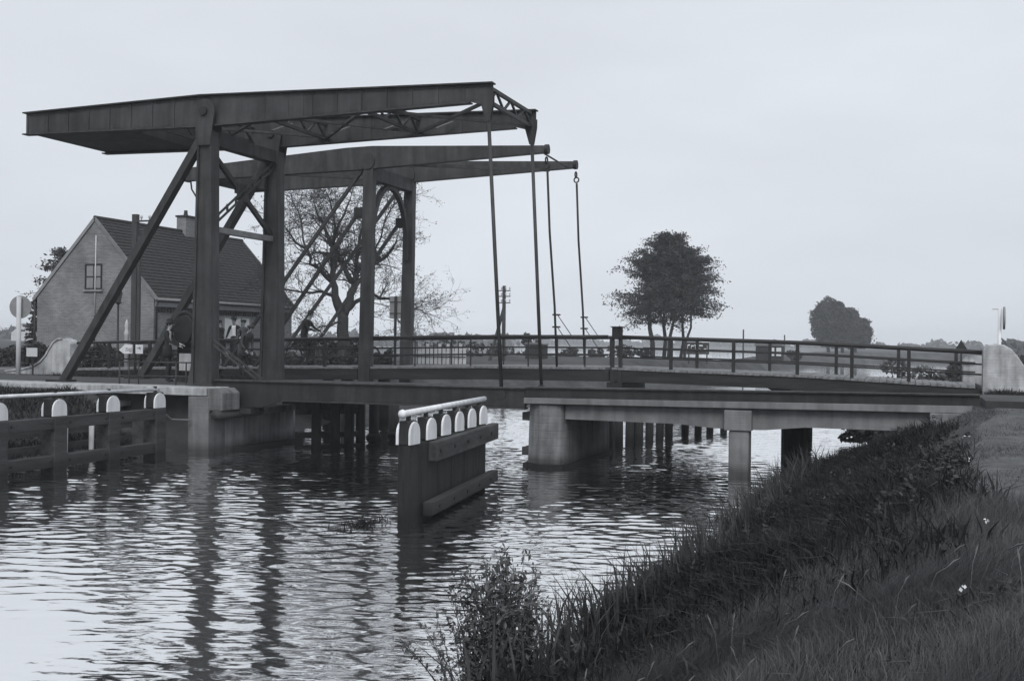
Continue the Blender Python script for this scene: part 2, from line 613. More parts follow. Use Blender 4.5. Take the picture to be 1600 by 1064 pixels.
def hgt(x, y):
    eR, eL = interp(y, R_EDGE), interp(y, L_EDGE)
    wob = 0.10 * sin(x * 1.7 + y * 0.9) + 0.07 * sin(x * 3.1 - y * 2.3) + 0.05 * sin(y * 4.1 + x)
    if x >= eR - 1.5 and eR > eL + 3 and x > eL + 3:
        t = x - eR
        top = 1.5 if y < 20 else lerp(1.5, 1.72, sstep(20, 27, y))
        z = -0.9 + 0.9 * sstep(-1.5, 0, t) if t < 0 else top * (sstep(0, 4.0, t) * 0.5 + min(1, t / 3.7) * 0.5)
        if t > 4:
            z = top + 0.12 * sstep(4, 9, t)
        return z + wob * (0.6 * (1 - 0.8 * sstep(2.2, 4, t)) if t > 0 else 0)
    if x <= eL + 1.5:
        t = eL - x
        z = -0.9 + 0.9 * sstep(-1.5, 0, t) if t < 0 else 1.62 * sstep(0, 2.6, t)
        # made-up dip: far water mirrors the sky to give the pale misty band
        if y > 100 and -x / y < 0.62 and x < -15:
            far = sstep(104, 118, y) * sstep(0.62, 0.58, -x / y) * sstep(-16.5, -19.5 - 0.09 * (y - 118), x)
            back = sstep(620, 700, y)
            z = lerp(z, -1.2, far * (1 - back))
        if y > 60 and z > 1.0 and y < 250:
            z += 0.12 * sstep(60, 90, y)
        return z + (wob * 0.4 if 0 < t and z > 0.4 and (y > 38 or y < 24) else 0)
    return -0.9

def cols(*segs):
    out = []
    for a, b, s in segs:
        n = max(1, round((b - a) / s))
        out += [a + (b - a) * i / n for i in range(n)]
    return out + [segs[-1][1]]

XS = cols((-1300, -300, 125), (-300, -60, 15), (-60, -24, 1.5), (-24, -10, 0.35), (-10, -5, 1.0), (-5, 8, 0.3), (8, 30, 2), (30, 80, 5), (80, 300, 25), (300, 1300, 200))
YS = cols((-60, -6, 6), (-6, 45, 0.45), (45, 125, 2.0), (125, 320, 5), (320, 1300, 60))
nx, ny = len(XS), len(YS)
mbg = MB()
mbg.v = [(x, y, hgt(x, y)) for y in YS for x in XS]
mbg.f = [(j * nx + i, j * nx + i + 1, (j + 1) * nx + i + 1, (j + 1) * nx + i) for j in range(ny - 1) for i in range(nx - 1)]
me = mesh_of('ground', mbg, smooth=True)
me.materials.append(M['ground'])
go = bpy.data.objects.new('ground', me)
put(go, None, (0, 0, 0))
go['kind'] = 'structure'

# the water sheet: real wind waves where they can be seen, flat beyond
wx = np.array(cols((-1300, -60, 310), (-60, -30, 10), (-30, -25, 0.5), (-25, 1.0, 0.055), (1.0, 6, 0.5), (6, 60, 18), (60, 1300, 310)))
wy, st = [-60.0, -20.0, 0.0], None
v = 6.0
while v < 52:
    wy.append(v)
    v += 0.02 + 0.0013 * v
wy = np.array(wy + [54, 57, 61, 66, 72, 80, 95, 120, 160, 220, 320, 500, 800, 1300.0])
GX, GY = np.meshgrid(wx, wy)
rw_ = np.random.default_rng(77)
NW = 110
lam = np.exp(rw_.uniform(math.log(0.085), math.log(0.60), NW))
kk = 2 * pi / lam
ang = YAW + pi / 2 + rw_.normal(0, 0.42, NW)
WSLOPE = 0.090
amp = WSLOPE * math.sqrt(2.0 / NW) / kk
ph = rw_.uniform(0, 2 * pi, NW)
GZ_ = np.zeros_like(GX)
fine = (GX > -25) & (GX < 1.0) & (GY > 5.9) & (GY < 52)
fx_, fy_ = GX[fine], GY[fine]
z_ = np.zeros_like(fx_)
for k_, a_, am_, p_ in zip(kk, ang, amp, ph):
    z_ += am_ * np.sin(k_ * (fx_ * math.cos(a_) + fy_ * math.sin(a_)) + p_)
gust = 1.0 + 0.35 * np.sin(fx_ * 0.55 + 0.8 * np.sin(fy_ * 0.31)) * np.sin(fy_ * 0.42 + 1.1 + 0.6 * np.sin(fx_ * 0.4))
edge = np.clip((fx_ + 25) / 1.5, 0, 1) * np.clip((1.0 - fx_) / 1.0, 0, 1) * np.clip((52 - fy_) / 8, 0, 1) * np.clip((fy_ - 5.9) / 1.0, 0, 1)
shel = 0.55 + 0.45 * np.clip((fy_ - 10.5) / 5.0, 0, 1)        # calmer in the lee of the near bank
GZ_[fine] = z_ * gust * edge * shel
nwx, nwy = len(wx), len(wy)
ii = (np.arange(nwy - 1)[:, None] * nwx + np.arange(nwx - 1)[None]).ravel()
qd = np.column_stack([ii, ii + 1, ii + nwx + 1, ii + nwx]).astype(np.int32)
me = bpy.data.meshes.new('water')
me.vertices.add(nwx * nwy)
me.vertices.foreach_set('co', np.column_stack([GX.ravel(), GY.ravel(), GZ_.ravel()]).ravel())
me.loops.add(qd.size)
me.loops.foreach_set('vertex_index', qd.ravel())
me.polygons.add(len(qd))
me.polygons.foreach_set('loop_start', np.arange(0, qd.size, 4, dtype=np.int32))
me.update(calc_edges=True)
me.polygons.foreach_set('use_smooth', [True] * len(me.polygons))
me.materials.append(M['water'])
wa = bpy.data.objects.new('water', me)
put(wa, None, (0, 0, 0))
wa['kind'] = 'structure'

def strip(name, m, pts, kind='structure'):
    """a paved or beaten strip: rows of (xl, yl, xr, yr, z) joined into one thin slab"""
    mb = MB()
    for a, b, c, d, z in pts:
        mb.v += [(a, b, z), (c, d, z), (a, b, z - 0.3), (c, d, z - 0.3)]
    for i in range(len(pts) - 1):
        o = i * 4
        mb.f += [(o, o + 1, o + 5, o + 4), (o, o + 4, o + 6, o + 2), (o + 1, o + 3, o + 7, o + 5)]
    n = (len(pts) - 1) * 4
    mb.f += [(0, 2, 3, 1), (n, n + 1, n + 3, n + 2)]
    me = mesh_of(name, mb)
    me.materials.append(M[m])
    o = bpy.data.objects.new(name, me)
    put(o, None, (0, 0, 0))
    o['kind'] = kind
    return o

strip('road', 'dirt', [(-29.4, 34.95, -29.4, 37.75, 1.86), (-34, 34.9, -34, 37.9, 1.72), (-42, 34.6, -42, 38, 1.70), (-60, 34, -60, 38, 1.70), (-200, 30, -200, 36, 1.70)])
strip('road', 'dirt', [(1.95, 34.95, 1.95, 37.75, 1.965), (6, 34.9, 6, 38, 1.90), (16, 34, 16, 38, 1.78), (90, 30, 90, 35, 1.75)])
strip('road', 'sod', [(-18.75, 26.5, -18.75, 30.5, 1.76), (-26, 26.4, -26, 30.6, 1.74), (-60, 26, -60, 31, 1.72), (-150, 24, -150, 30, 1.72)])
strip('road', 'sod', [(1.6, 26.75, 1.6, 30.4, 1.90), (6, 26.7, 6, 30.5, 1.88), (60, 26, 60, 30.5, 1.85)])

# ------------------------------------------------------------------ near bridge: the steel drawbridge
YN, YF = 26.5, 29.95            # its two girder lines
sb = thing('steel_drawbridge', 'big dark steel drawbridge nearest the camera with plate girder balance beams', 'drawbridge', (-18.2, 26.5, 1.7))

def beam_outline():
    return [(-24.37, 8.94), (-18.35, 8.86), (-10.45, 9.06), (-10.1, 8.97), (-9.86, 8.97), (-9.86, 9.48), (-18.35, 9.68), (-24.37, 9.52)]

def z_top(x):
    return interp(x, [(-24.37, 9.52), (-18.35, 9.68), (-9.86, 9.48)])

def z_bot(x):
    return interp(x, [(-24.37, 8.94), (-18.35, 8.86), (-10.45, 9.06), (-9.86, 9.06)])

def post_part(y, first):
    mb = MB()
    # two flanges and a web, wider at the foot
    for x0, x1, t0, t1 in ((-18.52, -18.44, -18.38, -18.32), (-17.92, -17.84, -18.0, -17.94)):
        vs = []
        for (a, b, z) in ((x0, x1, 1.2), (t0, t1, 8.7)):
            for yy in (y - 0.19, y + 0.19):
                vs += [(a, yy, z), (b, yy, z)]
        mb.add(vs, [(0, 1, 3, 2), (4, 6, 7, 5), (0, 4, 5, 1), (2, 3, 7, 6), (0, 2, 6, 4), (1, 5, 7, 3)])
    mb.add([(-18.44, y - 0.13, 1.2), (-17.92, y - 0.13, 1.2), (-17.92, y + 0.13, 1.2), (-18.44, y + 0.13, 1.2),
            (-18.32, y - 0.13, 8.7), (-18.0, y - 0.13, 8.7), (-18.0, y + 0.13, 8.7), (-18.32, y + 0.13, 8.7)],
           [(0, 3, 2, 1), (4, 5, 6, 7), (0, 1, 5, 4), (1, 2, 6, 5), (2, 3, 7, 6), (3, 0, 4, 7)])
    o = part('tower_post', mb, 'steel', sb)
    # rounded bearing cheeks either side of the beam
    for s in (-1, 1):
        c = MB()
        pl = [(-18.36, 8.3), (-17.96, 8.3)] + [(-18.16 + 0.34 * cos(a), 9.22 + 0.34 * sin(a)) for a in [pi * k / 10 - 0.2 for k in range(13)]]
        yc = y + s * 0.21
        c.prism(pl, 'y', yc - 0.018, yc + 0.018)
        ck = part('bearing_cheek', c, 'steel', o)
        p = MB().disc((-18.16, yc + s * 0.05, 9.22), (0, 1, 0), 0.12, 0.08, 16)
        part('pivot_pin', p, 'steel_dark', ck)
    # foot plate, gusset and rivet heads
    f = MB().box(-18.62, -17.74, y - 0.28, y + 0.28, 1.75, 1.81)
    for s in (-1, 1):
        f.prism([(-18.62, 1.81), (-18.52, 1.81), (-18.47, 2.5)], 'y', y + s * 0.17 - 0.01, y + s * 0.17 + 0.01)
    part('foot_plate', f, 'steel', o)
    r = MB()
    for k in range(46):
        z = 1.95 + k * 0.145
        t = (z - 1.2) / 7.5
        for xa, xb in ((-18.48, -18.35), (-17.88, -17.97)):
            xx = lerp(xa, xb, t)
            r.box(xx - 0.016, xx + 0.016, y - 0.2, y - 0.19, z - 0.016, z + 0.016)
    part('rivets', r, 'steel', o, kind='stuff')
    return o
post_part(YN, True)
post_part(YF, False)

# portal strut and crossed braces between the posts
part('portal_strut', MB().bar((-18.16, YN + 0.2, 6.06), (-18.16, YF - 0.2, 6.06), 0.20, 0.16), 'steel_light', sb)
part('portal_strut', MB().box(-18.32, -18.0, YN + 0.2, YF - 0.2, 8.35, 8.7), 'steel', sb)
part('cross_brace', MB().bar((-18.2, YN + 0.13, 8.25), (-18.2, YF - 0.13, 6.2), 0.10, 0.14), 'steel', sb)
mb = MB()
for dz in (-0.09, 0.09):
    mb.bar((-18.1, YN + 0.13, 6.2 + dz), (-18.1, YF - 0.13, 8.3 + dz), 0.05, 0.05)
for k in range(1, 8):
    t = k / 8
    y_, z_ = lerp(YN, YF, t), lerp(6.2, 8.3, t)
    mb.box(-18.12, -18.08, y_ - 0.03, y_ + 0.03, z_ - 0.1, z_ + 0.1)
part('cross_brace', mb, 'steel', sb)
part('gusset_plate', MB().box(-18.17, -18.13, 27.93, 28.5, 7.0, 7.5), 'steel', sb)
for y in (YN, YF):
    st = part('back_stay', MB().bar((-18.4, y, 8.45), (-23.0, y, 1.65), 0.20, 0.24, (0, 1, 0)), 'steel', sb)
    part('anchor_shoe', MB().box(-23.4, -22.65, y - 0.2, y + 0.2, 1.60, 1.82), 'steel_dark', st)

# the balance frame
for y in (YN, YF):
    mb = MB().prism(beam_outline(), 'y', y - 0.02, y + 0.02)
    bm_ = part('balance_beam', mb, 'steel', sb)
    for nm, zf, dz in (('top_flange', z_top, 0.02), ('bottom_flange', z_bot, -0.02)):
        f = MB()
        xs = [-24.42, -18.35, -9.84] if dz > 0 else [-24.42, -18.35, -10.45]
        for a, b in zip(xs, xs[1:]):
            f.bar((a, y, zf(a) + dz), (b, y, zf(b) + dz), 0.26, 0.035)
        part(nm, f, 'steel', bm_)
    for x in [-24.3 + 0.72 * k for k in range(21)]:
        if abs(x + 18.16) < 0.5:
            continue
        part('stiffener', MB().box(x - 0.014, x + 0.014, y - 0.042, y + 0.042, z_bot(x) + 0.005, z_top(x) - 0.003), 'steel', bm_)
    rv = MB()
    if y == YN:
        for k in range(150):
            x = -24.28 + k * 0.096
            for zz in (z_top(x) - 0.06, z_bot(x) + 0.06):
                rv.box(x - 0.013, x + 0.013, y - 0.034, y - 0.0205, zz - 0.013, zz + 0.013)
        part('rivets', rv, 'steel', bm_, kind='stuff')
    lap = MB()
    lap.prism([(-18.05, 8.86), (-15.2, 8.95), (-15.2, 9.6), (-18.05, 9.66)], 'y', y - 0.032, y + 0.032)
    part('web_plate', lap, 'steel', bm_)

cw = MB()
cw.prism([(-24.34, 8.96), (-21.1, 8.92), (-20.9, 8.92), (-20.9, 9.5), (-24.34, 9.48)], 'y', YN + 0.03, YF - 0.03)
cwo = part('counterweight_box', cw, 'steel', sb)
rb = MB()
for y in (YN + 0.6, YN + 1.6, YN + 2.4, YN + 3.4):
    rb.box(-24.36, -24.33, y - 0.04, y + 0.04, 8.98, 9.46)
part('end_rib', rb, 'steel', cwo)

def truss(x, zc, h, name='cross_frame'):
    """a laced cross frame between the two beams"""
    mb = MB()
    y0, y1 = YN + 0.06, YF - 0.06
    mb.bar((x, y0, zc + h / 2), (x, y1, zc + h / 2), 0.09, 0.09)
    mb.bar((x, y0, zc - h / 2), (x, y1, zc - h / 2), 0.09, 0.09)
    n = 6
    for k in range(n):
        a, b = lerp(y0, y1, k / n), lerp(y0, y1, (k + 1) / n)
        s = 1 if k % 2 else -1
        mb.bar((x, a, zc + s * h / 2), (x, b, zc - s * h / 2), 0.05, 0.06)
    part(name, mb, 'steel', sb)
for x in (-20.2, -18.9, -16.4, -13.4):
    truss(x, 9.22, 0.42)
truss(-10.0, 9.24, 0.36)
xs = [-20.2, -16.4, -13.4, -10.0]
for i, (a, b) in enumerate(zip(xs, xs[1:])):
    for s in (0, 1):
        mb = MB().bar((a, (YN, YF)[s], 9.05), (b, (YF, YN)[s], 9.07), 0.09, 0.07)
        part('wind_brace', mb, 'steel', sb)
for x, y in ((-17.2, 28.2), (-15.8, 29.1), (-14.0, 28.9), (-12.6, 29.2)):
    part('strap', MB().bar((x, y, 9.0), (x + 0.3, y + 0.55, 9.28), 0.12, 0.02), 'steel_light', sb)

# hanger rods from the beam ends to the leaf
for y, xt, xb in ((YN, -9.98, -9.53), (YF, -9.98, -9.60)):
    r = part('hanger_rod', MB().tube([(xt, y, 8.75), (xb, y, 1.7)], 0.05, 8), 'steel', sb, smooth=True)
    g = MB()
    for s in (-1, 1):
        g.prism([(xt - 0.19, 9.25), (xt + 0.14, 9.25), (xt + 0.14, 9.02), (xt + 0.06, 8.55), (xt - 0.05, 8.55), (xt - 0.19, 9.02)], 'y', y + s * 0.05 - 0.012, y + s * 0.05 + 0.012)
    part('end_gusset', g, 'steel', r)
    part('rod_eye', MB().disc((xb, y, 1.75), (0, 1, 0), 0.13, 0.16, 14), 'steel_dark', r)

# the leaf
for y in (YN, YF):
    zt = 1.9 if y == YN else 1.8
    mb = MB().prism([(-17.95, zt), (-8.9, zt), (-8.9, 1.44), (-15.7, 1.44), (-16.35, 1.22), (-17.6, 1.2), (-17.95, 1.4)], 'y', y - 0.06, y + 0.06)
    g = part('leaf_girder', mb, 'steel_dark', sb)
    part('girder_flange', MB().box(-17.8, -8.88, y - 0.14, y + 0.14, (1.903 if y == YN else 1.803), (1.94 if y == YN else 1.835)), 'steel', g)
    part('girder_flange', MB().box(-15.7, -8.88, y - 0.14, y + 0.14, 1.405, 1.437), 'steel', g)
    part('hinge_shoe', MB().box(-17.7, -16.6, y - 0.18, y + 0.22, 1.04, 1.195), 'steel_dark', g)
for k in range(8):
    x = -17.3 + k * 1.18
    part('cross_girder', MB().box(x - 0.07, x + 0.07, YN + 0.07, YF - 0.07, 1.5, 1.76), 'steel_dark', sb)
pl0 = part('plank', MB().box(-17.86, -17.64, YN + 0.2, YF - 0.2, 1.775, 1.835), 'deck_dark', sb, at=(-17.75, 28.5, 1.80))
for k in range(1, 38):
    again(pl0, sb, (-17.75 + k * 0.236, 28.5, 1.80 + random.uniform(-0.004, 0.004)))
lk = MB()
for dz in (0, -0.14):
    lk.bar((-17.84, YN - 0.12, 3.02 + dz), (-16.3 - 0.18 * (dz < 0), YN - 0.12, 1.98), 0.03, 0.055)
for k in range(6):
    t = (k + 0.5) / 6
    lk.bar((lerp(-17.84, -16.3, t), YN - 0.12, lerp(3.02, 1.98, t)), (lerp(-17.84, -16.3, t) - 0.07, YN - 0.12, lerp(3.02, 1.98, t) - 0.11), 0.02, 0.03)
part('locking_strut', lk, 'steel', sb)

# hand winch beside the near post
WX, WY = -20.05, 28.5
wn = part('winch', MB().box(WX - 0.35, WX + 0.35, WY - 0.25, WY + 0.25, 1.74, 1.9), 'steel_dark', sb)
mb = MB()
for x in (WX - 0.3, WX + 0.25):
    mb.prism([(WY - 0.28, 1.9), (WY + 0.28, 1.9), (WY + 0.12, 3.55), (WY - 0.12, 3.55)], 'x', x - 0.03, x + 0.03)
part('winch_frame', mb, 'steel_dark', wn)
gw = MB().ring((WX + 0.02, WY - 0.32, 3.38), (0.2, 1, 0), 0.42, 0.06, 28, 6)
for k in range(4):
    a = k * pi / 4
    gw.bar((WX + 0.02 - 0.4 * cos(a), WY - 0.32 + 0.08 * cos(a), 3.38 - 0.4 * sin(a)), (WX + 0.02 + 0.4 * cos(a), WY - 0.32 - 0.08 * cos(a), 3.38 + 0.4 * sin(a)), 0.06, 0.07)
part('gear_wheel', gw, 'black', wn)
part('gear_guard', MB().disc((WX + 0.1, WY - 0.5, 3.3), (0.3, 1, 0), 0.42, 0.1, 22), 'black', wn)
part('rope_drum', MB().tube([(WX - 0.26, WY, 2.7), (WX + 0.22, WY, 2.7)], 0.27, 14), 'black', wn)
cr_ = MB().bar((WX - 0.2, WY - 0.34, 2.72), (WX + 0.1, WY - 0.36, 2.95), 0.03, 0.05)
cr_.tube([(WX + 0.1, WY - 0.34, 2.95), (WX + 0.1, WY - 0.6, 2.95)], 0.025, 8)
part('crank_handle', cr_, 'black', wn)
part('winch_panel', MB().box(WX - 0.1, WX + 0.3, WY - 0.42, WY - 0.38, 2.1, 2.6), 'concrete_pale', wn)

# thin pipe railing in front of the winch
pr = thing('pipe_railing', 'thin pipe railing on the concrete abutment in front of the dark-suited man', 'railing', (-19.5, 26.45, 1.76))
for x in (-20.9, -19.03, -18.7):
    part('railing_post', MB().tube([(x, 26.38, 1.62), (x, 26.38, 2.38)], 0.022, 6), 'steel', pr, smooth=True)
for x in (-20.58, -20.26):
    part('railing_post', MB().tube([(x, 26.38, 1.62), (x, 26.38, 2.36)], 0.02, 6), 'steel', pr, smooth=True)
for z in (2.36, 1.98):
    part('pipe_rail', MB().tube([(-20.95, 26.38, z), (-18.55, 26.38, z + 0.02)], 0.021, 6), 'steel', pr, smooth=True)

# ------------------------------------------------------------------ concrete abutment on the left, pier and span
ab = thing('bridge_abutment', 'pale grey concrete abutment under the tower of the steel drawbridge', 'abutment', (-18, 26, 0))
mb = MB().box(-17.94, -17.3, 25.4, 26.2, -1.2, 1.53)
part('corner_pillar', mb, 'concrete_mid', ab, bevel=0.03)
part('corbel', MB().prism([(-17.35, 1.16), (-16.9, 1.16), (-16.9, 1.62), (-17.05, 1.74), (-17.35, 1.74)], 'y', 25.42, 26.25), 'concrete', ab, bevel=0.02)
part('side_wall', MB().box(-18.7, -17.32, 26.203, 29.8, -1.2, 1.02), 'lit_concrete', ab, bevel=0.02)
part('bearing_ledge', MB().box(-17.6, -17.2, 28.2, 29.86, 0.94, 1.12), 'lit_concrete', ab)
part('back_wall', MB().box(-19.6, -18.2, 26.6, 31.4, -0.5, 1.70), 'concrete', ab)
part('walkway_slab', MB().box(-27.5, -17.36, 25.38, 26.62, 1.54, 1.75), 'concrete_pale', ab, bevel=0.015)
part('wing_wall', MB().box(-27.5, -17.95, 26.0, 26.59, -0.3, 1.537), 'sod', ab)  # dark sod tone paints the shadowed void under the walkway slab
part('outer_ledge', MB().box(-27.5, -20.2, 25.15, 25.99, 1.18, 1.33), 'concrete_mid', ab)
part('fender_log', MB().tube([(-17.05, 25.35, 1.06), (-17.12, 27.6, 1.06)], 0.14, 10), 'timber_h', ab, smooth=True)
for k in range(2):
    z = -0.12 + k * 0.17
    part('fender_board', MB().box(-17.29 + 0.02 * (k % 2), -17.08 + 0.03 * (k % 2), 26.3 + 0.25 * k, 29.9, z - 0.08, z + 0.075), 'timber_h', ab)

pier = thing('bridge_pier', 'concrete pier in the water carrying the tip of the steel leaf', 'pier', (-8.3, 28.6, 0))
mb = MB()
out = lambda g: [(-8.8 - g, 26.5 - g), (-8.45, 26.24 - g), (-7.95 + g, 26.3 - g), (-7.86 + g, 26.55), (-7.86 + g, 30.7 + g), (-8.8 - g, 30.7 + g)]
a, b = out(0.05), out(0.0)
mb.add([(x, y, -1.2) for x, y in a] + [(x, y, 1.55) for x, y in b],
       [tuple(range(5, -1, -1)), tuple(range(6, 12))] + [(i, (i + 1) % 6, 6 + (i + 1) % 6, 6 + i) for i in range(6)])
part('pier_shaft', mb, 'concrete', pier, bevel=0.04)
part('pier_footing', MB().prism(out(0.12), 'z', -1.2, 0.10), 'timber', pier)
for z in (1.22, 0.36):
    part('buffer_timber', MB().box(-9.02, -8.83, 26.6, 30.4, z - 0.1, z + 0.1), 'timber_h', pier)

sp = thing('concrete_span', 'concrete approach span with pale slab edge right of the water pier', 'bridge span', (-4, 28.5, 1.2))
part('slab', MB().add([(-8.85, 26.18, 1.56), (1.3, 26.18, 1.64), (1.3, 30.85, 1.64), (-8.85, 30.85, 1.56), (-8.85, 26.18, 1.70), (1.3, 26.18, 1.80), (1.3, 30.85, 1.80), (-8.85, 30.85, 1.70)],
     [(0, 3, 2, 1), (4, 5, 6, 7), (0, 1, 5, 4), (1, 2, 6, 5), (2, 3, 7, 6), (3, 0, 4, 7)]), 'concrete_mid', sp, bevel=0.01)
for y in (26.55, 30.3):
    mb = MB().prism([(-7.85, 1.57), (0.6, 1.635), (0.6, 1.2), (-2.2, 1.2), (-3.1, 1.11), (-4.2, 1.11), (-5.1, 1.18), (-7.85, 1.2)], 'y', y - 0.15, y + 0.15)
    part('span_beam', mb, 'concrete_mid', sp)
for x in (-6.6, -5.0, -2.0, -0.6):
    part('cross_beam', MB().box(x - 0.12, x + 0.12, 26.71, 30.14, 1.25, 1.58), 'concrete', sp)
cp = part('pier_cap', MB().box(-3.98, -3.36, 26.15, 26.95, 1.09, 1.555), 'concrete_mid', sp, bevel=0.015)
part('support_column', MB().box(-3.88, -3.42, 26.2, 26.66, -1.2, 1.085), 'concrete_mid', sp, bevel=0.03)
part('support_column', MB().tube([(-2.75, 29.9, -1.2), (-2.75, 29.9, 1.2)], 0.33, 8), 'timber', sp)
part('abutment_block', MB().prism([(0.45, 0.4), (2.2, 0.4), (2.2, 1.63), (0.45, 1.63)], 'y', 26.12, 30.6), 'concrete', sp, bevel=0.02)
for y in (26.32, 30.7):
    za, zb = (1.93, 2.02) if y < 28 else (1.77, 1.85)
    f = MB().add([(-8.82, y - 0.06, 1.703), (1.45, y - 0.06, 1.803), (1.45, y + 0.06, 1.803), (-8.82, y + 0.06, 1.703),
                  (-8.82, y - 0.06, za), (1.45, y - 0.06, zb), (1.45, y + 0.06, zb), (-8.82, y + 0.06, za)],
                 [(0, 3, 2, 1), (4, 5, 6, 7), (0, 1, 5, 4), (1, 2, 6, 5), (2, 3, 7, 6), (3, 0, 4, 7)])
    fo = part('edge_girder', f, 'steel_dark', sp)
    f2 = MB().bar((-8.83, y - 0.03, za + 0.02), (1.46, y - 0.03, zb + 0.02), 0.2, 0.035)
    part('girder_flange', f2, 'steel', fo)
pl1 = part('plank', MB().box(-8.85, -8.62, 26.42, 30.6, 1.71, 1.755), 'deck_dark', sp, at=(-8.73, 28.5, 1.73))
for k in range(1, 42):
    again(pl1, sp, (-8.73 + k * 0.243, 28.5, 1.735 + k * 0.0024 + random.uniform(-0.004, 0.004)))

# ------------------------------------------------------------------ far bridge: the older drawbridge with railings
YA, YB = 34.7, 38.0
def zdeck(x):
    return interp(x, [(-29.6, 1.85), (-24, 2.02), (-17.4, 2.16), (-13, 2.26), (-8.74, 2.29), (-3.05, 2.18), (1.95, 1.96)])
ob = thing('old_drawbridge', 'slender older drawbridge with arched portal behind the big steel one', 'drawbridge', (-17.4, 34.7, 2.1))
for y in (YA, YB):
    mb = MB().bar((-17.42, y, 0.9), (-17.34, y, 8.95), 0.44, 0.34, (0, 1, 0), 0.36, 0.3)
    p = part('tower_post', mb, 'steel', ob, bevel=0.02)
    part('pivot_head', MB().disc((-17.36, y, 9.1), (0, 1, 0), 0.27, 0.4, 16), 'steel', p)
    part('stay_bracket', MB().box(-17.86, -17.56, y - 0.12, y + 0.12, 7.2, 7.55), 'steel_dark', p)
part('portal_lintel', MB().box(-17.52, -17.18, YA + 0.18, YB - 0.18, 8.5, 8.95), 'steel', ob)
arch = MB()
n = 22
for k in range(n):
    a0, a1 = pi * k / n, pi * (k + 1) / n
    pts = []
    for a in (a0, a1):
        y = (YA + YB) / 2 - cos(a) * 1.44
        z = 6.0 + 2.45 * sin(a) ** 0.85 if sin(a) > 0 else 6.0
        pts.append((y, z))
    arch.bar((-17.36, pts[0][0], pts[0][1]), (-17.36, pts[1][0], pts[1][1]), 0.16, 0.16, (1, 0, 0))
part('portal_arch', arch, 'steel', ob)
for y, z, r in ((YA + 0.36, 8.18, 0.13), (YA + 0.3, 7.75, 0.09), (YB - 0.36, 8.18, 0.13), (YB - 0.3, 7.75, 0.09)):
    part('spandrel_ring', MB().ring((-17.36, y, z), (1, 0, 0), r, 0.022, 14, 5), 'steel', ob)
for y in (YA, YB):
    mb = MB().prism([(-24.64, 8.70), (-17.5, 8.84), (-11.1, 9.13), (-11.1, 9.36), (-17.2, 9.62), (-18.2, 9.60), (-24.64, 9.16)], 'y', y - 0.13, y + 0.13)
    b_ = part('balance_beam', mb, 'steel', ob, bevel=0.01)
    part('beam_end_cap', MB().tube([(-11.1, y, 9.25), (-10.98, y, 9.25)], 0.16, 12), 'steel_dark', b_)
    part('back_end_cap', MB().box(-24.72, -24.643, y - 0.16, y + 0.16, 8.68, 9.18), 'steel_dark', b_)
part('counterweight_box', MB().box(-24.4, -23.2, YA + 0.16, YB - 0.16, 8.74, 9.1), 'steel', ob)
part('tie_rod', MB().tube([(-11.3, YA, 9.22), (-11.3, YB, 9.15)], 0.03, 6), 'steel', ob)
part('wind_brace', MB().bar((-16.6, YA, 9.0), (-12.0, YB, 9.1), 0.12, 0.10), 'steel', ob)
part('wind_brace', MB().bar((-22.5, YA, 8.95), (-18.0, YB, 9.0), 0.12, 0.10), 'steel', ob)
part('loose_chain', MB().tube([(-24.5, YA, 8.7), (-24.45, YA, 8.4), (-24.2, YA, 8.05)], 0.03, 6), 'steel_dark', ob)
for y in (YA, YB):
    part('back_stay', MB().bar((-17.5, y, 9.0), (-23.2, y, 1.8), 0.10, 0.12, (0, 1, 0)), 'steel', ob)
    part('back_stay', MB().bar((-17.75, y, 7.4), (-22.0, y, 1.75), 0.10, 0.12, (0, 1, 0)), 'steel', ob)
for y, xt, xb in ((YA, -11.05, -10.62), (YB, -11.02, -10.62)):
    r = part('hanger_rod', MB().tube([(xt + 0.03, y, 8.6), (lerp(xt, xb, 0.33) - 0.01, y, 6.6), (lerp(xt, xb, 0.72) + 0.02, y, 4.2), (xb, y, 2.2)], 0.038, 7), 'steel_dark', ob, smooth=True)
    part('chain_link', MB().ring((xt + 0.02, y, 8.72), (0, 1, 0), 0.085, 0.026, 14, 5), 'steel_dark', r)
    part('chain_link', MB().ring((xt, y, 8.90), (1, 0, 0), 0.10, 0.028, 14, 5), 'steel_dark', r)
    for z in (3.94, 3.55):
        part('rod_clamp', MB().box(xb - 0.16, xb + 0.09, y - 0.04, y + 0.04, z - 0.025, z + 0.025), 'steel_dark', r)
    part('guy_wire', MB().tube([(xb, y, 3.94), (xb + 0.52, y, 3.22)], 0.014, 5), 'steel', r)
    part('guy_wire', MB().tube([(xb, y, 3.55), (xb + 0.66, y, 2.62)], 0.014, 5), 'steel', r)

def curved_bar(mb, x0, x1, y, dz, wd, ht, n=10):
    for k in range(n):
        a, b = lerp(x0, x1, k / n), lerp(x0, x1, (k + 1) / n)
        mb.bar((a, y, zdeck(a) + dz), (b, y, zdeck(b) + dz), wd, ht)
    return mb

def deck_on(root, x0, x1, wsp, mplank, edge='timber_u'):
    for y in (YA + 0.05, YB - 0.05):
        g = part('edge_beam', curved_bar(MB(), x0, x1, y, -0.26, 0.22, 0.36, 8), edge, root)
    for y in (YA + 1.1, YB - 1.1):
        part('stringer', curved_bar(MB(), x0, x1, y, -0.24, 0.2, 0.3, 6), edge, root)
    n = int((x1 - x0) / wsp)
    p0 = None
    for k in range(n):
        x = x0 + (k + 0.5) * wsp
        at = (x, 36.35, zdeck(x) - 0.035 + random.uniform(-0.005, 0.005))
        if p0 is None:
            p0 = part('plank', MB().box(x - wsp * 0.46, x + wsp * 0.46, YA - 0.1, YB + 0.1, at[2] - 0.035, at[2] + 0.035), mplank, root, at=at)
        else:
            again(p0, root, at)

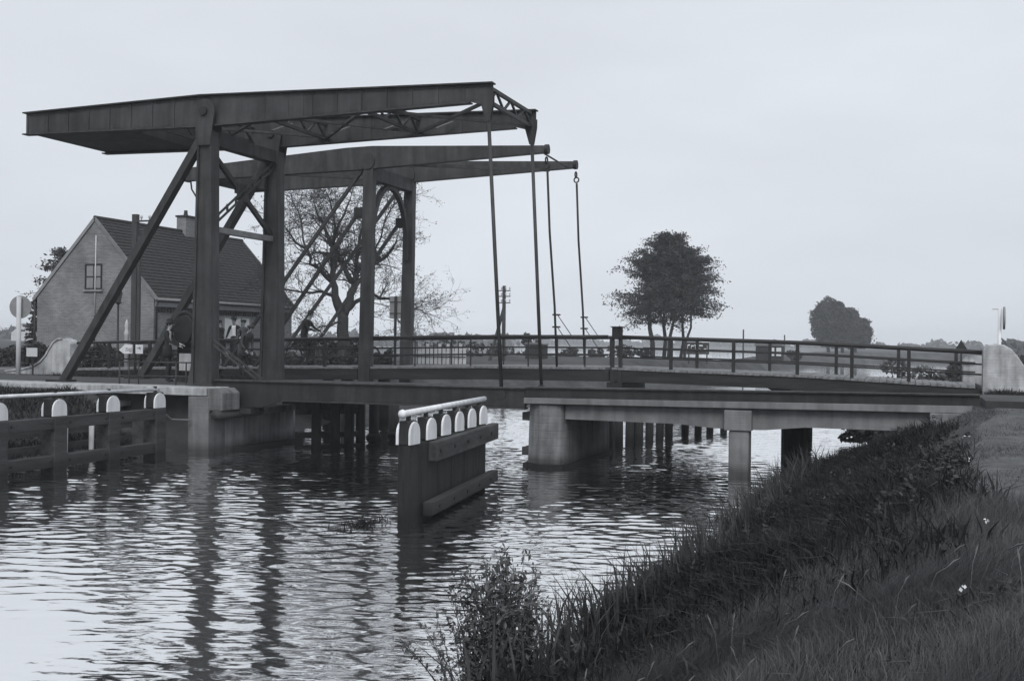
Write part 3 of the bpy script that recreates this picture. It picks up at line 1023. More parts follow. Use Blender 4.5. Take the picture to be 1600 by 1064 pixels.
def rail_on(root, x0, x1, xs_a, xs_b, nrail, top_r=0.062):
    for y, xs in ((YA + 0.04, xs_a), (YB - 0.04, xs_b)):
        part('handrail', MB().tube([(x, y, zdeck(x) + 0.96) for x in cols((x0, x1, 1.6))], top_r, 8), 'rail', root, smooth=True)
        for dz in nrail:
            part('mid_rail', MB().tube([(x, y, zdeck(x) + dz) for x in cols((x0, x1, 1.6))], 0.028, 6), 'rail', root, smooth=True)
        for x in xs:
            part('railing_post', MB().bar((x, y, zdeck(x) - 0.3), (x, y, zdeck(x) + 0.94), 0.10, 0.10, (0, 1, 0)), 'rail', root)

deck_on(ob, -17.2, -8.9, 0.2, 'deck')
rail_on(ob, -17.15, -8.95, [], [], [0.38, 0.62])
for x in (-15.6, -13.6, -11.6, -9.7):
    for y in (YA + 0.04, YB - 0.04):
        part('railing_post', MB().bar((x, y, zdeck(x)), (x, y, zdeck(x) + 0.94), 0.035, 0.05, (0, 1, 0)), 'rail', ob)

rs = thing('wooden_span', 'right fixed span of the old bridge with dark pipe railing and plank deck', 'bridge span', (-3.5, 36.3, 2.1))
deck_on(rs, -8.8, 1.92, 0.2, 'deck')
rail_on(rs, -8.55, 1.96, [-6.94, -5.02, -3.13, -1.57, 0.01], [-6.7, -4.3, -2.2, -0.3, 1.4], [0.33, 0.62])
for x in (-8.79, -8.53):
    part('end_post', MB().bar((x, YA - 0.02, 1.5), (x, YA - 0.02, 3.2), 0.11, 0.12, (0, 1, 0)), 'rail', rs)
bx = part('lamp_box', MB().box(-8.78, -8.5, YA - 0.17, YA + 0.13, 3.2, 3.55), 'timber', rs, bevel=0.01)
part('box_lid', MB().box(-8.82, -8.46, YA - 0.21, YA + 0.17, 3.552, 3.58), 'timber', bx)
for x, s in ((-3.3, 1), (-2.9, -1)):
    part('corbel', MB().prism([(x, 1.75), (x - s * 0.7, 1.75), (x, 1.35)], 'y', YA + 0.1, YA + 0.3), 'timber', rs)
for y in (YA + 0.2, YB - 0.2):
    part('span_pile', MB().tube([(-3.1, y, -1.2), (-3.1, y, 1.86)], 0.2, 10), 'timber', rs, smooth=True)
    part('span_pile', MB().tube([(-8.7, y, -1.2), (-8.7, y, 1.8)], 0.22, 10), 'timber', rs, smooth=True)
part('pile_cap', MB().box(-3.3, -2.9, YA - 0.1, YB + 0.1, 1.4, 1.75), 'timber', rs)
part('pile_cap', MB().box(-8.95, -8.5, YA - 0.1, YB + 0.1, 1.45, 1.82), 'timber', rs)

ls = thing('wooden_span', 'left fixed span of the old bridge leading to the brick house', 'bridge span', (-23.5, 36.3, 1.9))
deck_on(ls, -29.5, -17.7, 0.22, 'deck')
rail_on(ls, -29.45, -17.7, [-28.0, -26.2, -24.4, -22.6, -20.8, -19.0], [-27.2, -25.2, -23.2, -21.2, -19.2], [0.33, 0.62], 0.05)
for y in (YA + 0.2, YB - 0.2):
    for x in (-18.2, -20.5):
        part('span_pile', MB().tube([(x, y, -1.2), (x, y, 1.8)], 0.22, 10), 'timber', ls, smooth=True)
part('abutment_wall', MB().box(-29.5, -21.5, YA + 0.25, YB - 0.25, 0.0, 1.62), 'concrete', ls)

# ------------------------------------------------------------------ curved concrete parapets of the far bridge
def parapet(s, x, y, label, drop=0.0, thick=0.5):
    """s=+1 sweeps down to the right, -1 to the left; x is the bridge end"""
    prof = [(0, 1.0), (0, 2.98), (0.05, 3.08), (0.15, 3.14), (0.35, 3.16), (0.55, 3.14), (0.75, 3.02), (0.92, 2.80), (1.1, 2.52), (1.35, 2.28), (1.7, 2.1), (2.2, 1.98), (3.0, 1.9), (3.0, 1.0)]
    t = thing('parapet_wall', label, 'parapet', (x, y, 1.6))
    mb = MB().prism([(x + s * a, b - drop) for a, b in prof], 'y', y - thick / 2, y + thick / 2)
    part('wall_body', mb, 'concrete_pale', t, bevel=0.03)
    cp = MB()
    pts = [(x + s * a, b - drop) for a, b in prof[4:-1]]
    for (a0, b0), (a1, b1) in zip(pts, pts[1:]):
        cp.bar((a0, y, b0 + 0.02), (a1, y, b1 + 0.02), thick + 0.1, 0.06)
    if s < 0:
        part('coping', cp, 'concrete_pale', t)
    return t
parapet(1, 1.97, YA - 0.05, 'pale concrete parapet ending the old bridge at the right bank, nearer side')
parapet(1, 1.6, YB + 0.3, 'pale concrete parapet half hidden behind the right end railing', 0.35)
parapet(-1, -29.5, YA - 0.05, 'pale curved concrete parapet by the round sign on the left bank', 0.2)

# ------------------------------------------------------------------ timber guide fenders
def cap_boards(pile, x, y, ztop, h=0.38, w=0.45, off=0.14):
    for s, wd in ((1, 0.04), (-1, 0.05)):
        xb = x + s * off
        pl = [(y - w / 2, ztop - h), (y + w / 2, ztop - h), (y + w / 2, ztop - w / 2)]
        pl += [(y + w / 2 * cos(a), ztop - w / 2 + w / 2 * sin(a)) for a in [pi * k / 8 for k in range(1, 8)]]
        pl += [(y - w / 2, ztop - w / 2)]
        part('cap_board', MB().prism(pl, 'x', xb - wd / 2, xb + wd / 2), 'white', pile, bevel=0.006)
    part('cap_strap', MB().box(x - off + 0.028, x + off - 0.028, y - w / 2 + 0.0, y + w / 2 - 0.02, ztop - h, ztop + 0.015), 'black', pile, bevel=0.02)

gf = thing('guide_fender', 'long timber guide fender along the left bank with white pile caps and pipe', 'fender', (-18, 20, 0))
ys = [24.1, 22.33, 20.52, 18.75, 17.0, 15.2]
for y in ys:
    p = part('pile', MB().bar((-18.0, y, -1.2), (-18.0, y, 1.27), 0.40, 0.40, (0, 1, 0)), 'timber_h', gf, bevel=0.02)
    cap_boards(p, -18.0, y, 1.66)
    part('pipe_bracket', MB().box(-18.03, -17.97, y - 0.035, y + 0.035, 1.6, 1.82), 'black', p)
for a, b in zip(ys, ys[1:]):
    for z, h in ((1.13, 0.26), (0.29, 0.26)):
        wl_ = part('waling', MB().box(-17.92 - 0.12, -17.92 + 0.1, b + 0.203, a - 0.203, z - h / 2, z + h / 2), 'timber_h', gf, bevel=0.012)
        for yy in (b + 0.3, a - 0.3):
            part('bolt_head', MB().disc((-17.81, yy, z), (1, 0, 0), 0.03, 0.03, 8), 'black', wl_)
part('hand_pipe', MB().tube([(-18.0, 15.0, 1.80), (-18.0, 24.25, 1.74)], 0.042, 10), 'white', gf, smooth=True)
part('end_chain', MB().tube([(-17.95, 24.3, 1.2), (-17.95, 24.7, 0.95), (-17.8, 25.3, 0.9)], 0.03, 6), 'steel_light', gf)
# lower row behind it, with white stakes
bf = thing('guide_fender', 'low rear row of dark timbers behind the long left guide fender', 'fender', (-19.6, 20, 0))
for y in (24.6, 22.8, 20.6, 18.2, 15.8):
    part('pile', MB().bar((-19.75, y, -1.0), (-19.75, y, 0.95), 0.26, 0.26, (0, 1, 0)), 'timber', bf)
for z in (0.35, 0.78):
    part('waling', MB().box(-19.60, -19.46, 14, 25.1, z - 0.11, z + 0.11), 'timber_h', bf)
for y, z0 in ((22.38, 0.2), (23.32, 0.25)):
    solo('white_stake', MB().tube([(-19.3, y, -0.6), (-19.3, y, 0.98)], 0.065, 8), 'concrete_pale', 'short pale stake behind the long fender, %s' % ('the one nearer the second cap from the left' if y < 23 else 'the one nearer the third cap from the left'), 'stake', (-19.3, y, 0), smooth=True)

mf = thing('guide_fender', 'dark timber guide fender standing alone in mid canal with white caps', 'fender', (-8.1, 19.6, 0))
fy = [17.18, 18.2, 19.17, 20.14, 21.12, 22.1]
fx = lambda y: -7.82 - 0.13 * (y - 17.18)
for y in fy:
    x = fx(y)
    p = part('pile', MB().box(x - 0.11, x + 0.11, y - 0.17, y + 0.17, -1.3, 1.4), 'timber', mf, bevel=0.02)
    cap_boards(p, x, y, 1.72, 0.38, 0.40, 0.11)
    part('pipe_bracket', MB().box(x - 0.03, x + 0.03, y - 0.035, y + 0.035, 1.68, 1.86), 'black', p)
for a, b in zip(fy, fy[1:]):
    ym = (a + b) / 2
    for d in (-0.14, 0.14):
        part('sheet_plank', MB().box(fx(ym) - 0.09 + 0.02 * (d > 0), fx(ym) + 0.09, ym + d - 0.155 + 0.02 * (d > 0), ym + d + 0.155 - 0.02 * (d < 0), -1.3, 1.3 + 0.03 * (d > 0)), 'timber', mf)
for z, h, y0, y1 in ((1.15, 0.34, 18.0, 22.8), (0.2, 0.24, 17.7, 22.8)):
    for s in (1, -1):
        wl_ = part('waling', MB().bar((fx(y0) + s * 0.20, y0, z), (fx(y1) + s * 0.20, y1, z), 0.17, h), 'timber_h', mf, bevel=0.02)
        for y in fy[1:]:
            part('bolt_head', MB().disc((fx(y) + s * 0.295, y, z), (1, -0.13, 0), 0.035, 0.03, 8), 'black', wl_)
part('hand_pipe', MB().tube([(fx(16.85), 16.85, 1.86), (fx(22.6), 22.6, 1.84)], 0.055, 10), 'white', mf, smooth=True)
part('pipe_knob', MB().lathe([(0.01, -0.075), (0.06, -0.05), (0.075, 0), (0.06, 0.05), (0.01, 0.075)], (fx(16.85), 16.85, 1.86), 12), 'white', mf, smooth=True)

# piles and walings under the bridges
def pile_row(label, pts, zt, group, walings, r=0.17, collar=False):
    t = thing('pile_row', label, 'piles', (pts[0][0], pts[0][1], 0), group)
    for i, (x, y) in enumerate(pts):
        zz = zt(i) if callable(zt) else zt
        p = part('pile', MB().tube([(x, y, -1.2), (x + random.uniform(-.03, .03), y, zz)], [r * 1.05, r], 10), 'timber', t, smooth=True)
        if collar:
            part('pile_collar', MB().lathe([(r + 0.02, 0), (r + 0.09, 0.08), (r + 0.09, 0.18), (r + 0.02, 0.26)], (x, y, 0.02), 12), 'timber', p, smooth=True)
    for (p, q, h) in walings:
        part('waling', MB().bar(p, q, 0.2, h), 'timber_h', t)
    return t
pile_row('row of dark round piles leading away right of the water pier under the old bridge', [(-8.15, 31.0), (-8.1, 31.7), (-8.0, 32.5), (-7.9, 33.3), (-7.8, 34.2), (-7.65, 35.0), (-7.5, 35.8), (-7.35, 36.6), (-7.1, 38.0), (-6.85, 39.1), (-6.6, 40.2), (-6.3, 41.4)],
         lambda i: 1.5 if i < 8 else 0.85, 'pile rows under the bridges', [((-7.3, 37.0, 0.55), (-6.2, 41.6, 0.55), 0.22)], 0.125)
pile_row('row of dark piles with swollen collars left of the open channel under the old bridge', [(-15.0, 30.5), (-14.85, 31.6)], 1.5, 'pile rows under the bridges', [], 0.15, True)
pile_row('cluster of dark piles and walings against the left abutment', [(-15.72, 28.3), (-15.35, 28.75), (-15.12, 29.15), (-14.98, 29.6)], 1.35, 'pile rows under the bridges',
         [((-16.2, 28.05, 0.36), (-14.95, 29.7, 0.34), 0.16), ((-16.2, 28.05, 1.1), (-14.95, 29.7, 1.08), 0.3), ((-16.2, 28.0, 0.02), (-14.95, 29.6, 0.02), 0.1)], 0.14)

# ------------------------------------------------------------------ the brick house
HX0, HX1, HY0, HY1 = -41.5, -34.5, 46.0, 59.0
HXM, EZ, PZ, GZ = -38.0, 5.12, 8.88, 1.5
hs = thing('brick_house', 'brick house with steep dark tiled roof and small gable window behind the bridge', 'house', (HXM, 52.5, 1.6))
part('wall', MB().prism([(HX0, GZ), (HX1, GZ), (HX1, EZ - 0.05), (HXM, PZ - 0.12), (HX0, EZ - 0.05)], 'y', HY0, HY0 + 0.24), 'brick', hs)
part('wall', MB().prism([(HX0, GZ), (HX1, GZ), (HX1, EZ - 0.05), (HXM, PZ - 0.12), (HX0, EZ - 0.05)], 'y', HY1 - 0.24, HY1), 'brick', hs)
part('wall', MB().box(HX1 - 0.24, HX1, HY0 + 0.243, HY1 - 0.243, GZ, EZ - 0.3), 'brick', hs)
part('wall', MB().box(HX0, HX0 + 0.24, HY0 + 0.243, HY1 - 0.243, GZ, EZ - 0.3), 'brick', hs)
slope = (PZ - EZ) / (HXM - HX0)
for s in (1, -1):
    xe = HXM + s * (HXM - HX0 + 0.22)
    ze = PZ - slope * (HXM - HX0 + 0.22)
    # courses of tiles, each lapping over the one below
    NC = 24
    root = None
    for k in range(NC):
        t0, t1 = k / NC, (k + 1) / NC
        xa, za = lerp(xe, HXM, t0), lerp(ze, PZ, t0)
        xb, zb = lerp(xe, HXM, t1), lerp(ze, PZ, t1)
        nrm = Vector((s * slope, 0, 1)).normalized()
        n_ = 44
        mb = MB()
        for i in range(n_ + 1):
            y = lerp(HY0 - 0.06, HY1 + 0.06, i / n_)
            up = 0.02 if i % 2 else 0.0
            a = Vector((xa, y, za)) + nrm * (0.062 + up)
            b = Vector((xb, y, zb)) + nrm * (0.03 + up)
            c = Vector((xa, y, za)) - nrm * 0.02
            mb.v += [tuple(a), tuple(b), tuple(c)]
        for i in range(n_):
            o = i * 3
            mb.f += [(o, o + 3, o + 4, o + 1), (o + 2, o + 5, o + 3, o)]
        if root is None:
            root = part('roof', MB().add([(xe, HY0, ze), (HXM, HY0, PZ - 0.01), (HXM, HY1, PZ - 0.01), (xe, HY1, ze), (xe, HY0, ze - 0.1), (HXM, HY0, PZ - 0.11), (HXM, HY1, PZ - 0.11), (xe, HY1, ze - 0.1)],
                         [(0, 1, 2, 3), (4, 7, 6, 5), (0, 4, 5, 1), (2, 6, 7, 3), (0, 3, 7, 4), (1, 5, 6, 2)]), 'tile', hs)
        part('tile_course', mb, 'tile', root)
    # verge boards on the gable
    for y in (HY0 - 0.045, HY1 + 0.045):
        mb = MB().bar((xe, y, ze + 0.02), (HXM, y, PZ + 0.02), 0.05, 0.16, (0, 0, 1))
        part('verge_board', mb, 'steel_light' if s > 0 else 'sign_grey', hs)
rd = MB().tube([(HXM, HY0 - 0.05, PZ + 0.06), (HXM, HY1 + 0.05, PZ + 0.06)], 0.1, 8)
part('ridge_tiles', rd, 'tile', hs, smooth=True)
ch = part('chimney', MB().box(HXM - 0.3, HXM + 0.3, 53.0, 54.1, PZ - 0.4, 9.72), 'brick', hs)
part('chimney_cap', MB().box(HXM - 0.36, HXM + 0.36, 52.94, 54.16, 9.722, 9.82), 'tile', ch)
part('chimney_pot', MB().lathe([(0.1, 0), (0.12, 0.05), (0.09, 0.28), (0.11, 0.3)], (HXM, 53.4, 9.82), 10), 'tile', ch)
part('frieze_board', MB().box(HX1 + 0.003, HX1 + 0.16, HY0 + 0.1, HY1 - 0.05, EZ - 0.56, EZ - 0.27), 'sign_grey', hs)
part('gutter', MB().tube([(HX1 + 0.26, HY0 - 0.05, EZ - 0.22), (HX1 + 0.26, HY1 + 0.05, EZ - 0.22)], 0.07, 8), 'sign_grey', hs, smooth=True)
y = HY0 + 0.3
d0 = part('dentil', MB().box(HX1 + 0.003, HX1 + 0.07, y, y + 0.11, EZ - 0.84, EZ - 0.60), 'tile', hs, at=(HX1, y, EZ))
while y < HY1 - 0.6:
    y += 0.24
    again(d0, hs, (HX1, y, EZ))
part('downpipe', MB().tube([(HX1 + 0.2, HY0 + 0.12, EZ - 0.25), (HX1 + 0.08, HY0 + 0.12, EZ - 0.6), (HX1 + 0.08, HY0 + 0.12, GZ)], 0.05, 8), 'black', hs, smooth=True)
part('downpipe', MB().tube([(HX0 - 0.08, HY0 - 0.08, EZ - 0.3), (HX0 - 0.08, HY0 - 0.08, GZ)], 0.05, 8), 'black', hs, smooth=True)
part('conduit_pipe', MB().tube([(HXM + 0.1, HY0 - 0.05, 8.05), (HXM + 0.07, HY0 - 0.05, 4.1)], 0.03, 6), 'field_wall', hs, smooth=True)
part('conduit_pipe', MB().tube([(HXM + 0.07, HY0 - 0.05, 4.1), (HXM + 0.06, HY0 - 0.05, 2.2)], 0.03, 6), 'steel_dark', hs, smooth=True)

def window(face, c, wd, ht, rows, colsn, curtain=None, parent=None, surround='black'):
    """sash window standing proud of its wall; face 'y-' looks toward the camera, 'x+' along the bridge"""
    def bx(mb, a0, a1, d0, d1, z0, z1):
        if face == 'y-':
            mb.box(c[0] + a0, c[0] + a1, c[1] - d1, c[1] - d0, c[2] + z0, c[2] + z1)
        else:
            mb.box(c[0] + d0, c[0] + d1, c[1] + a0, c[1] + a1, c[2] + z0, c[2] + z1)
        return mb
    fr = MB()
    t = 0.07
    for a0, a1, z0, z1 in ((-wd / 2, wd / 2, -ht / 2, -ht / 2 + t), (-wd / 2, wd / 2, ht / 2 - t, ht / 2), (-wd / 2, -wd / 2 + t, -ht / 2 + t, ht / 2 - t), (wd / 2 - t, wd / 2, -ht / 2 + t, ht / 2 - t)):
        bx(fr, a0, a1, -0.02, 0.05, z0, z1)
    f = part('window', fr, surround, parent)
    iw, ih = wd - 2 * t, ht - 2 * t
    for i in range(colsn):
        for j in range(rows):
            a0 = -iw / 2 + iw * i / colsn + 0.015
            a1 = -iw / 2 + iw * (i + 1) / colsn - 0.015
            z0 = -ih / 2 + ih * j / rows + 0.015
            z1 = -ih / 2 + ih * (j + 1) / rows - 0.015
            part('pane', bx(MB(), a0, a1, 0.006, 0.014, z0, z1), curtain or 'glass', f)
    gl = MB()
    for i in range(1, colsn):
        a = -iw / 2 + iw * i / colsn
        bx(gl, a - 0.02, a + 0.02, 0.004, 0.035, -ih / 2, ih / 2)
    for j in range(1, rows):
        z = -ih / 2 + ih * j / rows
        bx(gl, -iw / 2, iw / 2, 0.004, 0.037, z - 0.025, z + 0.025)
    if gl.v:
        part('glazing_bar', gl, 'black', f)
    part('sill', bx(MB(), -wd / 2 - 0.06, wd / 2 + 0.06, 0.003, 0.12, -ht / 2 - 0.09, -ht / 2 - 0.003), 'sign_grey', f)
    return f
window('y-', (-38.05, HY0, 6.02), 1.02, 1.28, 2, 2, 'sign_grey', hs)
window('x+', (HX1, 53.2, 3.6), 2.6, 1.3, 1, 3, 'curtain', hs, 'sign_grey')
window('x+', (HX1, 48.6, 3.5), 1.1, 1.5, 2, 2, None, hs, 'steel_dark')
window('x+', (HX1, 57.2, 3.5), 1.0, 1.4, 2, 2, None, hs, 'steel_dark')
dr = part('door', MB().box(HX1 + 0.002, HX1 + 0.06, 50.2, 51.1, GZ + 0.1, 3.65), 'timber', hs)
part('handle', MB().box(HX1 + 0.061, HX1 + 0.1, 50.95, 51.02, 2.5, 2.6), 'steel_light', dr)

# ------------------------------------------------------------------ signs, poles, lamp
t = thing('round_sign', 'round sign seen from behind on a white post by the left parapet', 'sign', (-31.0, 33.4, 1.6))
part('sign_post', MB().tube([(-30.97, 33.4, 1.4), (-30.97, 33.4, 4.5)], 0.085, 10), 'field_wall', t, smooth=True)
part('sign_disc', MB().disc((-31.02, 33.53, 4.12), (-0.25, 1, 0), 0.42, 0.03, 28), 'sign_grey', t)
t = thing('small_plate', 'small white plate on a short stake beside the round sign', 'sign', (-30.55, 33.6, 1.6))
part('sign_post', MB().tube([(-30.5, 33.62, 1.4), (-30.5, 33.62, 2.5)], 0.03, 8), 'steel_dark', t)
part('sign_plate', MB().box(-30.74, -30.26, 33.55, 33.585, 2.3, 2.62), 'field_wall', t)

t = thing('direction_sign', 'pale left-pointing arrow sign with blurred dark lettering by the railing', 'sign', (-26.6, 34.4, 1.7))
part('sign_post', MB().box(-26.67, -26.59, 34.44, 34.5, 1.5, 2.82), 'black', t)
part('arrow_board', MB().prism([(-27.28, 2.58), (-27.1, 2.74), (-27.02, 2.79), (-26.70, 2.79), (-26.70, 2.46), (-27.1, 2.46)], 'y', 34.39, 34.42), 'white', t)
part('sign_board', MB().box(-26.56, -26.25, 34.39, 34.42, 2.46, 2.79), 'white', t)
lt = MB()
random.seed(3)
for x0 in (-26.98, -26.90, -26.82, -26.76):
    lt.box(x0, x0 + 0.025, 34.382, 34.388, 2.53, 2.66)
for x0, x1, z in ((-26.98, -26.92, 2.66), (-26.90, -26.84, 2.6), (-26.82, -26.74, 2.53), (-26.51, -26.33, 2.66)):
    lt.box(x0, x1, 34.382, 34.388, z - 0.012, z + 0.012)
lt.prism([(-26.42, 2.68), (-26.36, 2.72), (-26.33, 2.6), (-26.36, 2.6)], 'y', 34.382, 34.388)
part('lettering', lt, 'sign_grey', t)

t = thing('street_lamp', 'old iron lantern post in front of the brick gable', 'street lamp', (-32.6, 41, 1.6))
part('lamp_post', MB().tube([(-32.6, 41, 1.5), (-32.6, 41, 2.3), (-32.6, 41, 2.35), (-32.6, 41, 4.5)], [0.09, 0.08, 0.05, 0.04], 8), 'black', t, smooth=True)
ln = part('lantern_frame', MB().lathe([(0.06, 0), (0.08, 0.03), (0.16, 0.06), (0.16, 0.09)], (-32.6, 41, 4.48), 6), 'black', t)
part('lantern_glass', MB().lathe([(0.12, 0.0), (0.19, 0.38)], (-32.6, 41, 4.571), 6), 'glass', ln)
part('lantern_roof', MB().lathe([(0.22, 0), (0.16, 0.1), (0.05, 0.18), (0.03, 0.27), (0.01, 0.28)], (-32.6, 41, 4.953), 6), 'black', ln)
t = thing('marker_post', 'white pointed post standing beside the iron lantern post', 'post', (-32.45, 41.4, 1.6))
part('post_shaft', MB().lathe([(0.10, 0), (0.10, 1.6), (0.13, 1.65), (0.09, 1.75), (0.07, 1.9), (0.1, 2.0), (0.05, 2.2), (0.01, 2.28)], (-32.45, 41.4, 1.55), 10), 'field_wall', t, smooth=True)

def utility_pole(loc, h, label, arms, w=0.12, square=False, brace=None):
    t = thing('utility_pole', label, 'utility pole', loc)
    x, y, z = loc
    if square:
        mb = MB().bar((x, y, z - 0.3), (x, y, z + h), w * 2, w * 1.6, (0, 1, 0))
        mb.bar((x + w * 1.7, y, z - 0.3), (x + w * 1.7, y, z + h * 0.86), w, w, (0, 1, 0))
    else:
        mb = MB().tube([(x, y, z - 0.3), (x, y, z + h)], [w * 1.2, w], 8)
    part('pole', mb, 'pole', t)
    for dz, half, side in arms:
        a0, a1 = (-half, half) if side == 0 else (0, half * 2)
        c = part('cross_arm', MB().bar((x + a0, y - 0.1, z + dz), (x + a1, y - 0.1, z + dz), 0.07, 0.07), 'pole', t)
        k = 4 if side == 0 else 2
        for i in range(k):
            xx = lerp(x + a0, x + a1, (i + (0.15 if side == 0 else 0.9)) / (k - 0.7 if side == 0 else k))
            part('insulator', MB().lathe([(0.02, 0.0), (0.02, 0.08), (0.055, 0.09), (0.05, 0.2), (0.02, 0.22)], (xx, y - 0.1, z + dz + 0.036), 8), 'field_wall', c, smooth=True)
    if brace:
        part('brace_pole', MB().tube([brace, (x, y, z + h * 0.72)], 0.12, 8), 'pole', t)
    return t
utility_pole((-32.2, 41.6, 1.6), 6.86, 'tall square wooden pole with insulator bracket in front of the house gable', [(6.55, 0.42, 1)], 0.125, True)
utility_pole((-27.0, 75.3, 1.6), 5.4, 'braced telegraph pole with three crossarms beyond the hanger rods', [(5.05, 0.5, 0), (4.65, 0.5, 0), (4.2, 0.5, 0)], 0.13, False, (-27.95, 75.0, 1.6))
utility_pole((-15.4, 113.0, 1.6), 2.95, 'thin bare post on the far bank left of the hut', [], 0.07)
utility_pole((-16.55, 163.7, -0.5), 5.0, 'faint far post just right of the hut', [], 0.09)

t = thing('notice_board', 'grey notice board on one post between the old tower posts', 'notice board', (-21.4, 45.5, 1.6))
part('board_post', MB().tube([(-21.4, 45.5, 1.4), (-21.4, 45.5, 5.0)], 0.065, 8), 'steel_dark', t)
part('board', MB().box(-21.72, -21.42 + 0.34, 45.57, 45.61, 4.02, 5.0), 'sign_grey', t)
for z in (4.25, 4.75):
    part('batten', MB().box(-21.72, -21.08, 45.55, 45.568, z - 0.02, z + 0.02), 'steel', t)

t = thing('hoarding', 'dark low hoarding with worn pale letters under the clump of trees', 'hoarding', (-16.7, 94.8, 1.7))
part('board', MB().add([(-17.6, 94.5, 2.2), (-15.8, 95.1, 2.2), (-15.8, 95.1, 3.2), (-17.6, 94.5, 3.2), (-17.6, 94.6, 2.2), (-15.8, 95.2, 2.2), (-15.8, 95.2, 3.2), (-17.6, 94.6, 3.2)],
     [(0, 1, 2, 3), (7, 6, 5, 4), (0, 4, 5, 1), (1, 5, 6, 2), (2, 6, 7, 3), (3, 7, 4, 0)]), 'steel_dark', t)
for s in (0.1, 0.9):
    part('board_post', MB().box(lerp(-17.6, -15.8, s) - 0.05, lerp(-17.6, -15.8, s) + 0.05, lerp(94.6, 95.2, s) + 0.02, lerp(94.6, 95.2, s) + 0.12, 1.4, 3.0), 'steel_dark', t)
lt = MB()
def stroke(a, za, b, zb, wd=0.09):
    P = lambda s, z: (lerp(-17.6, -15.8, s), lerp(94.48, 95.08, s), z)
    lt.bar(P(a, za), P(b, zb), 0.02, wd)
for s in ((0.06, 2.95, 0.16, 2.98), (0.06, 2.95, 0.06, 2.6), (0.06, 2.6, 0.15, 2.58), (0.22, 2.9, 0.22, 2.45), (0.22, 2.9, 0.33, 2.9), (0.40, 2.9, 0.40, 2.5), (0.40, 2.5, 0.50, 2.5), (0.36, 2.95, 0.72, 2.93),
          (0.56, 2.75, 0.56, 2.45), (0.61, 2.7, 0.61, 2.45), (0.78, 2.65, 0.78, 2.5), (0.78, 2.65, 0.88, 2.65), (0.92, 2.95, 0.92, 2.5), (0.85, 2.48, 0.93, 2.46)):
    stroke(*s)
part('lettering', lt, 'white', t)

t = thing('hut', 'small dark hut with two pale windows on the far bank', 'hut', (-12.7, 112.1, 1.6))
part('wall', MB().box(-14.0, -11.5, 111.5, 113.2, 1.5, 2.95), 'timber', t)
part('roof', MB().prism([(-14.15, 2.953), (-11.35, 2.953), (-11.5, 3.12), (-14.0, 3.2)], 'y', 111.35, 113.35), 'roofdark', t)
for x in (-12.45, -11.8):
    f = part('window', MB().box(x - 0.28, x + 0.28, 111.46, 111.497, 1.95, 2.85), 'timber', t)
    part('pane', MB().box(x - 0.23, x + 0.23, 111.44, 111.457, 2.0, 2.8), 'curtain', f)
t = thing('shed', 'low black shed near the telegraph pole on the far bank', 'shed', (-28.0, 85.5, 1.6))
part('wall', MB().box(-28.75, -27.35, 85.3, 86.8, 1.5, 2.85), 'timber', t)
part('roof', MB().prism([(-28.85, 2.853), (-27.25, 2.853), (-27.35, 2.95), (-28.75, 3.02)], 'y', 85.2, 86.9), 'roofdark', t)

t = thing('disc_sign', 'round sign seen edge-on, on a white post behind the right parapet', 'sign', (2.77, 39.1, 1.7))
part('sign_post', MB().tube([(2.72, 39.1, 1.5), (2.72, 39.1, 4.32)], 0.055, 8), 'white', t, smooth=True)
part('sign_disc', MB().disc((2.85, 39.12, 4.0), (1.0, -0.03, 0), 0.36, 0.06, 24), 'sign_grey', t)
part('sign_arm', MB().box(2.5, 2.72, 39.09, 39.11, 4.27, 4.29), 'steel_light', t)
t = thing('triangle_sign', 'small dark triangular warning sign left of the right parapet', 'sign', (1.97, 48.4, 1.7))
part('sign_post', MB().tube([(1.97, 48.4, 1.4), (1.97, 48.4, 3.1)], 0.03, 8), 'steel_dark', t)
part('sign_plate', MB().prism([(1.68, 2.86), (2.26, 2.86), (1.97, 3.36)], 'y', 48.35, 48.38), 'steel_dark', t)

# ------------------------------------------------------------------ far buildings and fences
def far_house(x, y, wd, dp, hw, hr, label, rot=0.0):
    t = thing('far_house', label, 'house', (x, y, 1.5), 'far houses across the fields')
    part('wall', MB().prism([(x - wd / 2, 1.0), (x + wd / 2, 1.0), (x + wd / 2, 1.5 + hw), (x, 1.5 + hr), (x - wd / 2, 1.5 + hw)], 'y', y, y + dp), 'field_wall', t)
    for s in (-1, 1):
        xe = x + s * (wd / 2 + 0.2)
        part('roof', MB().add([(xe, y - 0.1, 1.45 + hw), (x, y - 0.1, 1.62 + hr), (x, y + dp + 0.1, 1.62 + hr), (xe, y + dp + 0.1, 1.45 + hw)], [(0, 1, 2, 3)]), 'roofdark', t)
    for k in (-0.22, 0.22):
        part('window', MB().box(x + k * wd - 0.3, x + k * wd + 0.3, y - 0.03, y - 0.002, 1.5 + hw * 0.35, 1.5 + hw * 0.75), 'steel_dark', t)
    return t
far_house(-214, 232, 7, 12, 2.4, 4.6, 'far pale house seen left of the round sign post')
far_house(-204, 236, 6, 9, 2.2, 4.2, 'far pale house just right of the round sign post')
fn = thing('board_fence', 'pale board fence between dark posts beyond the old drawbridge', 'fence', (-27.5, 64.5, 1.6))
pb = None
for k in range(14):
    x, y = lerp(-29.0, -25.9, k / 13), lerp(63.97, 65.1, k / 13)
    hh = 0.95 + 0.18 * ((k * 7) % 5 > 2)
    mb = MB().box(x - 0.1, x + 0.1, y, y + 0.03, 1.55, 1.75 + hh)
    part('board', mb, 'field_wall', fn)
    if k % 2 == 0:
        part('fence_post', MB().box(x - 0.16, x - 0.105, y - 0.08, y - 0.02, 1.4, 1.9 + hh), 'timber', fn)
part('fence_rail', MB().bar((-29.1, 63.9, 2.1), (-25.8, 65.05, 2.1), 0.04, 0.06), 'timber', fn)

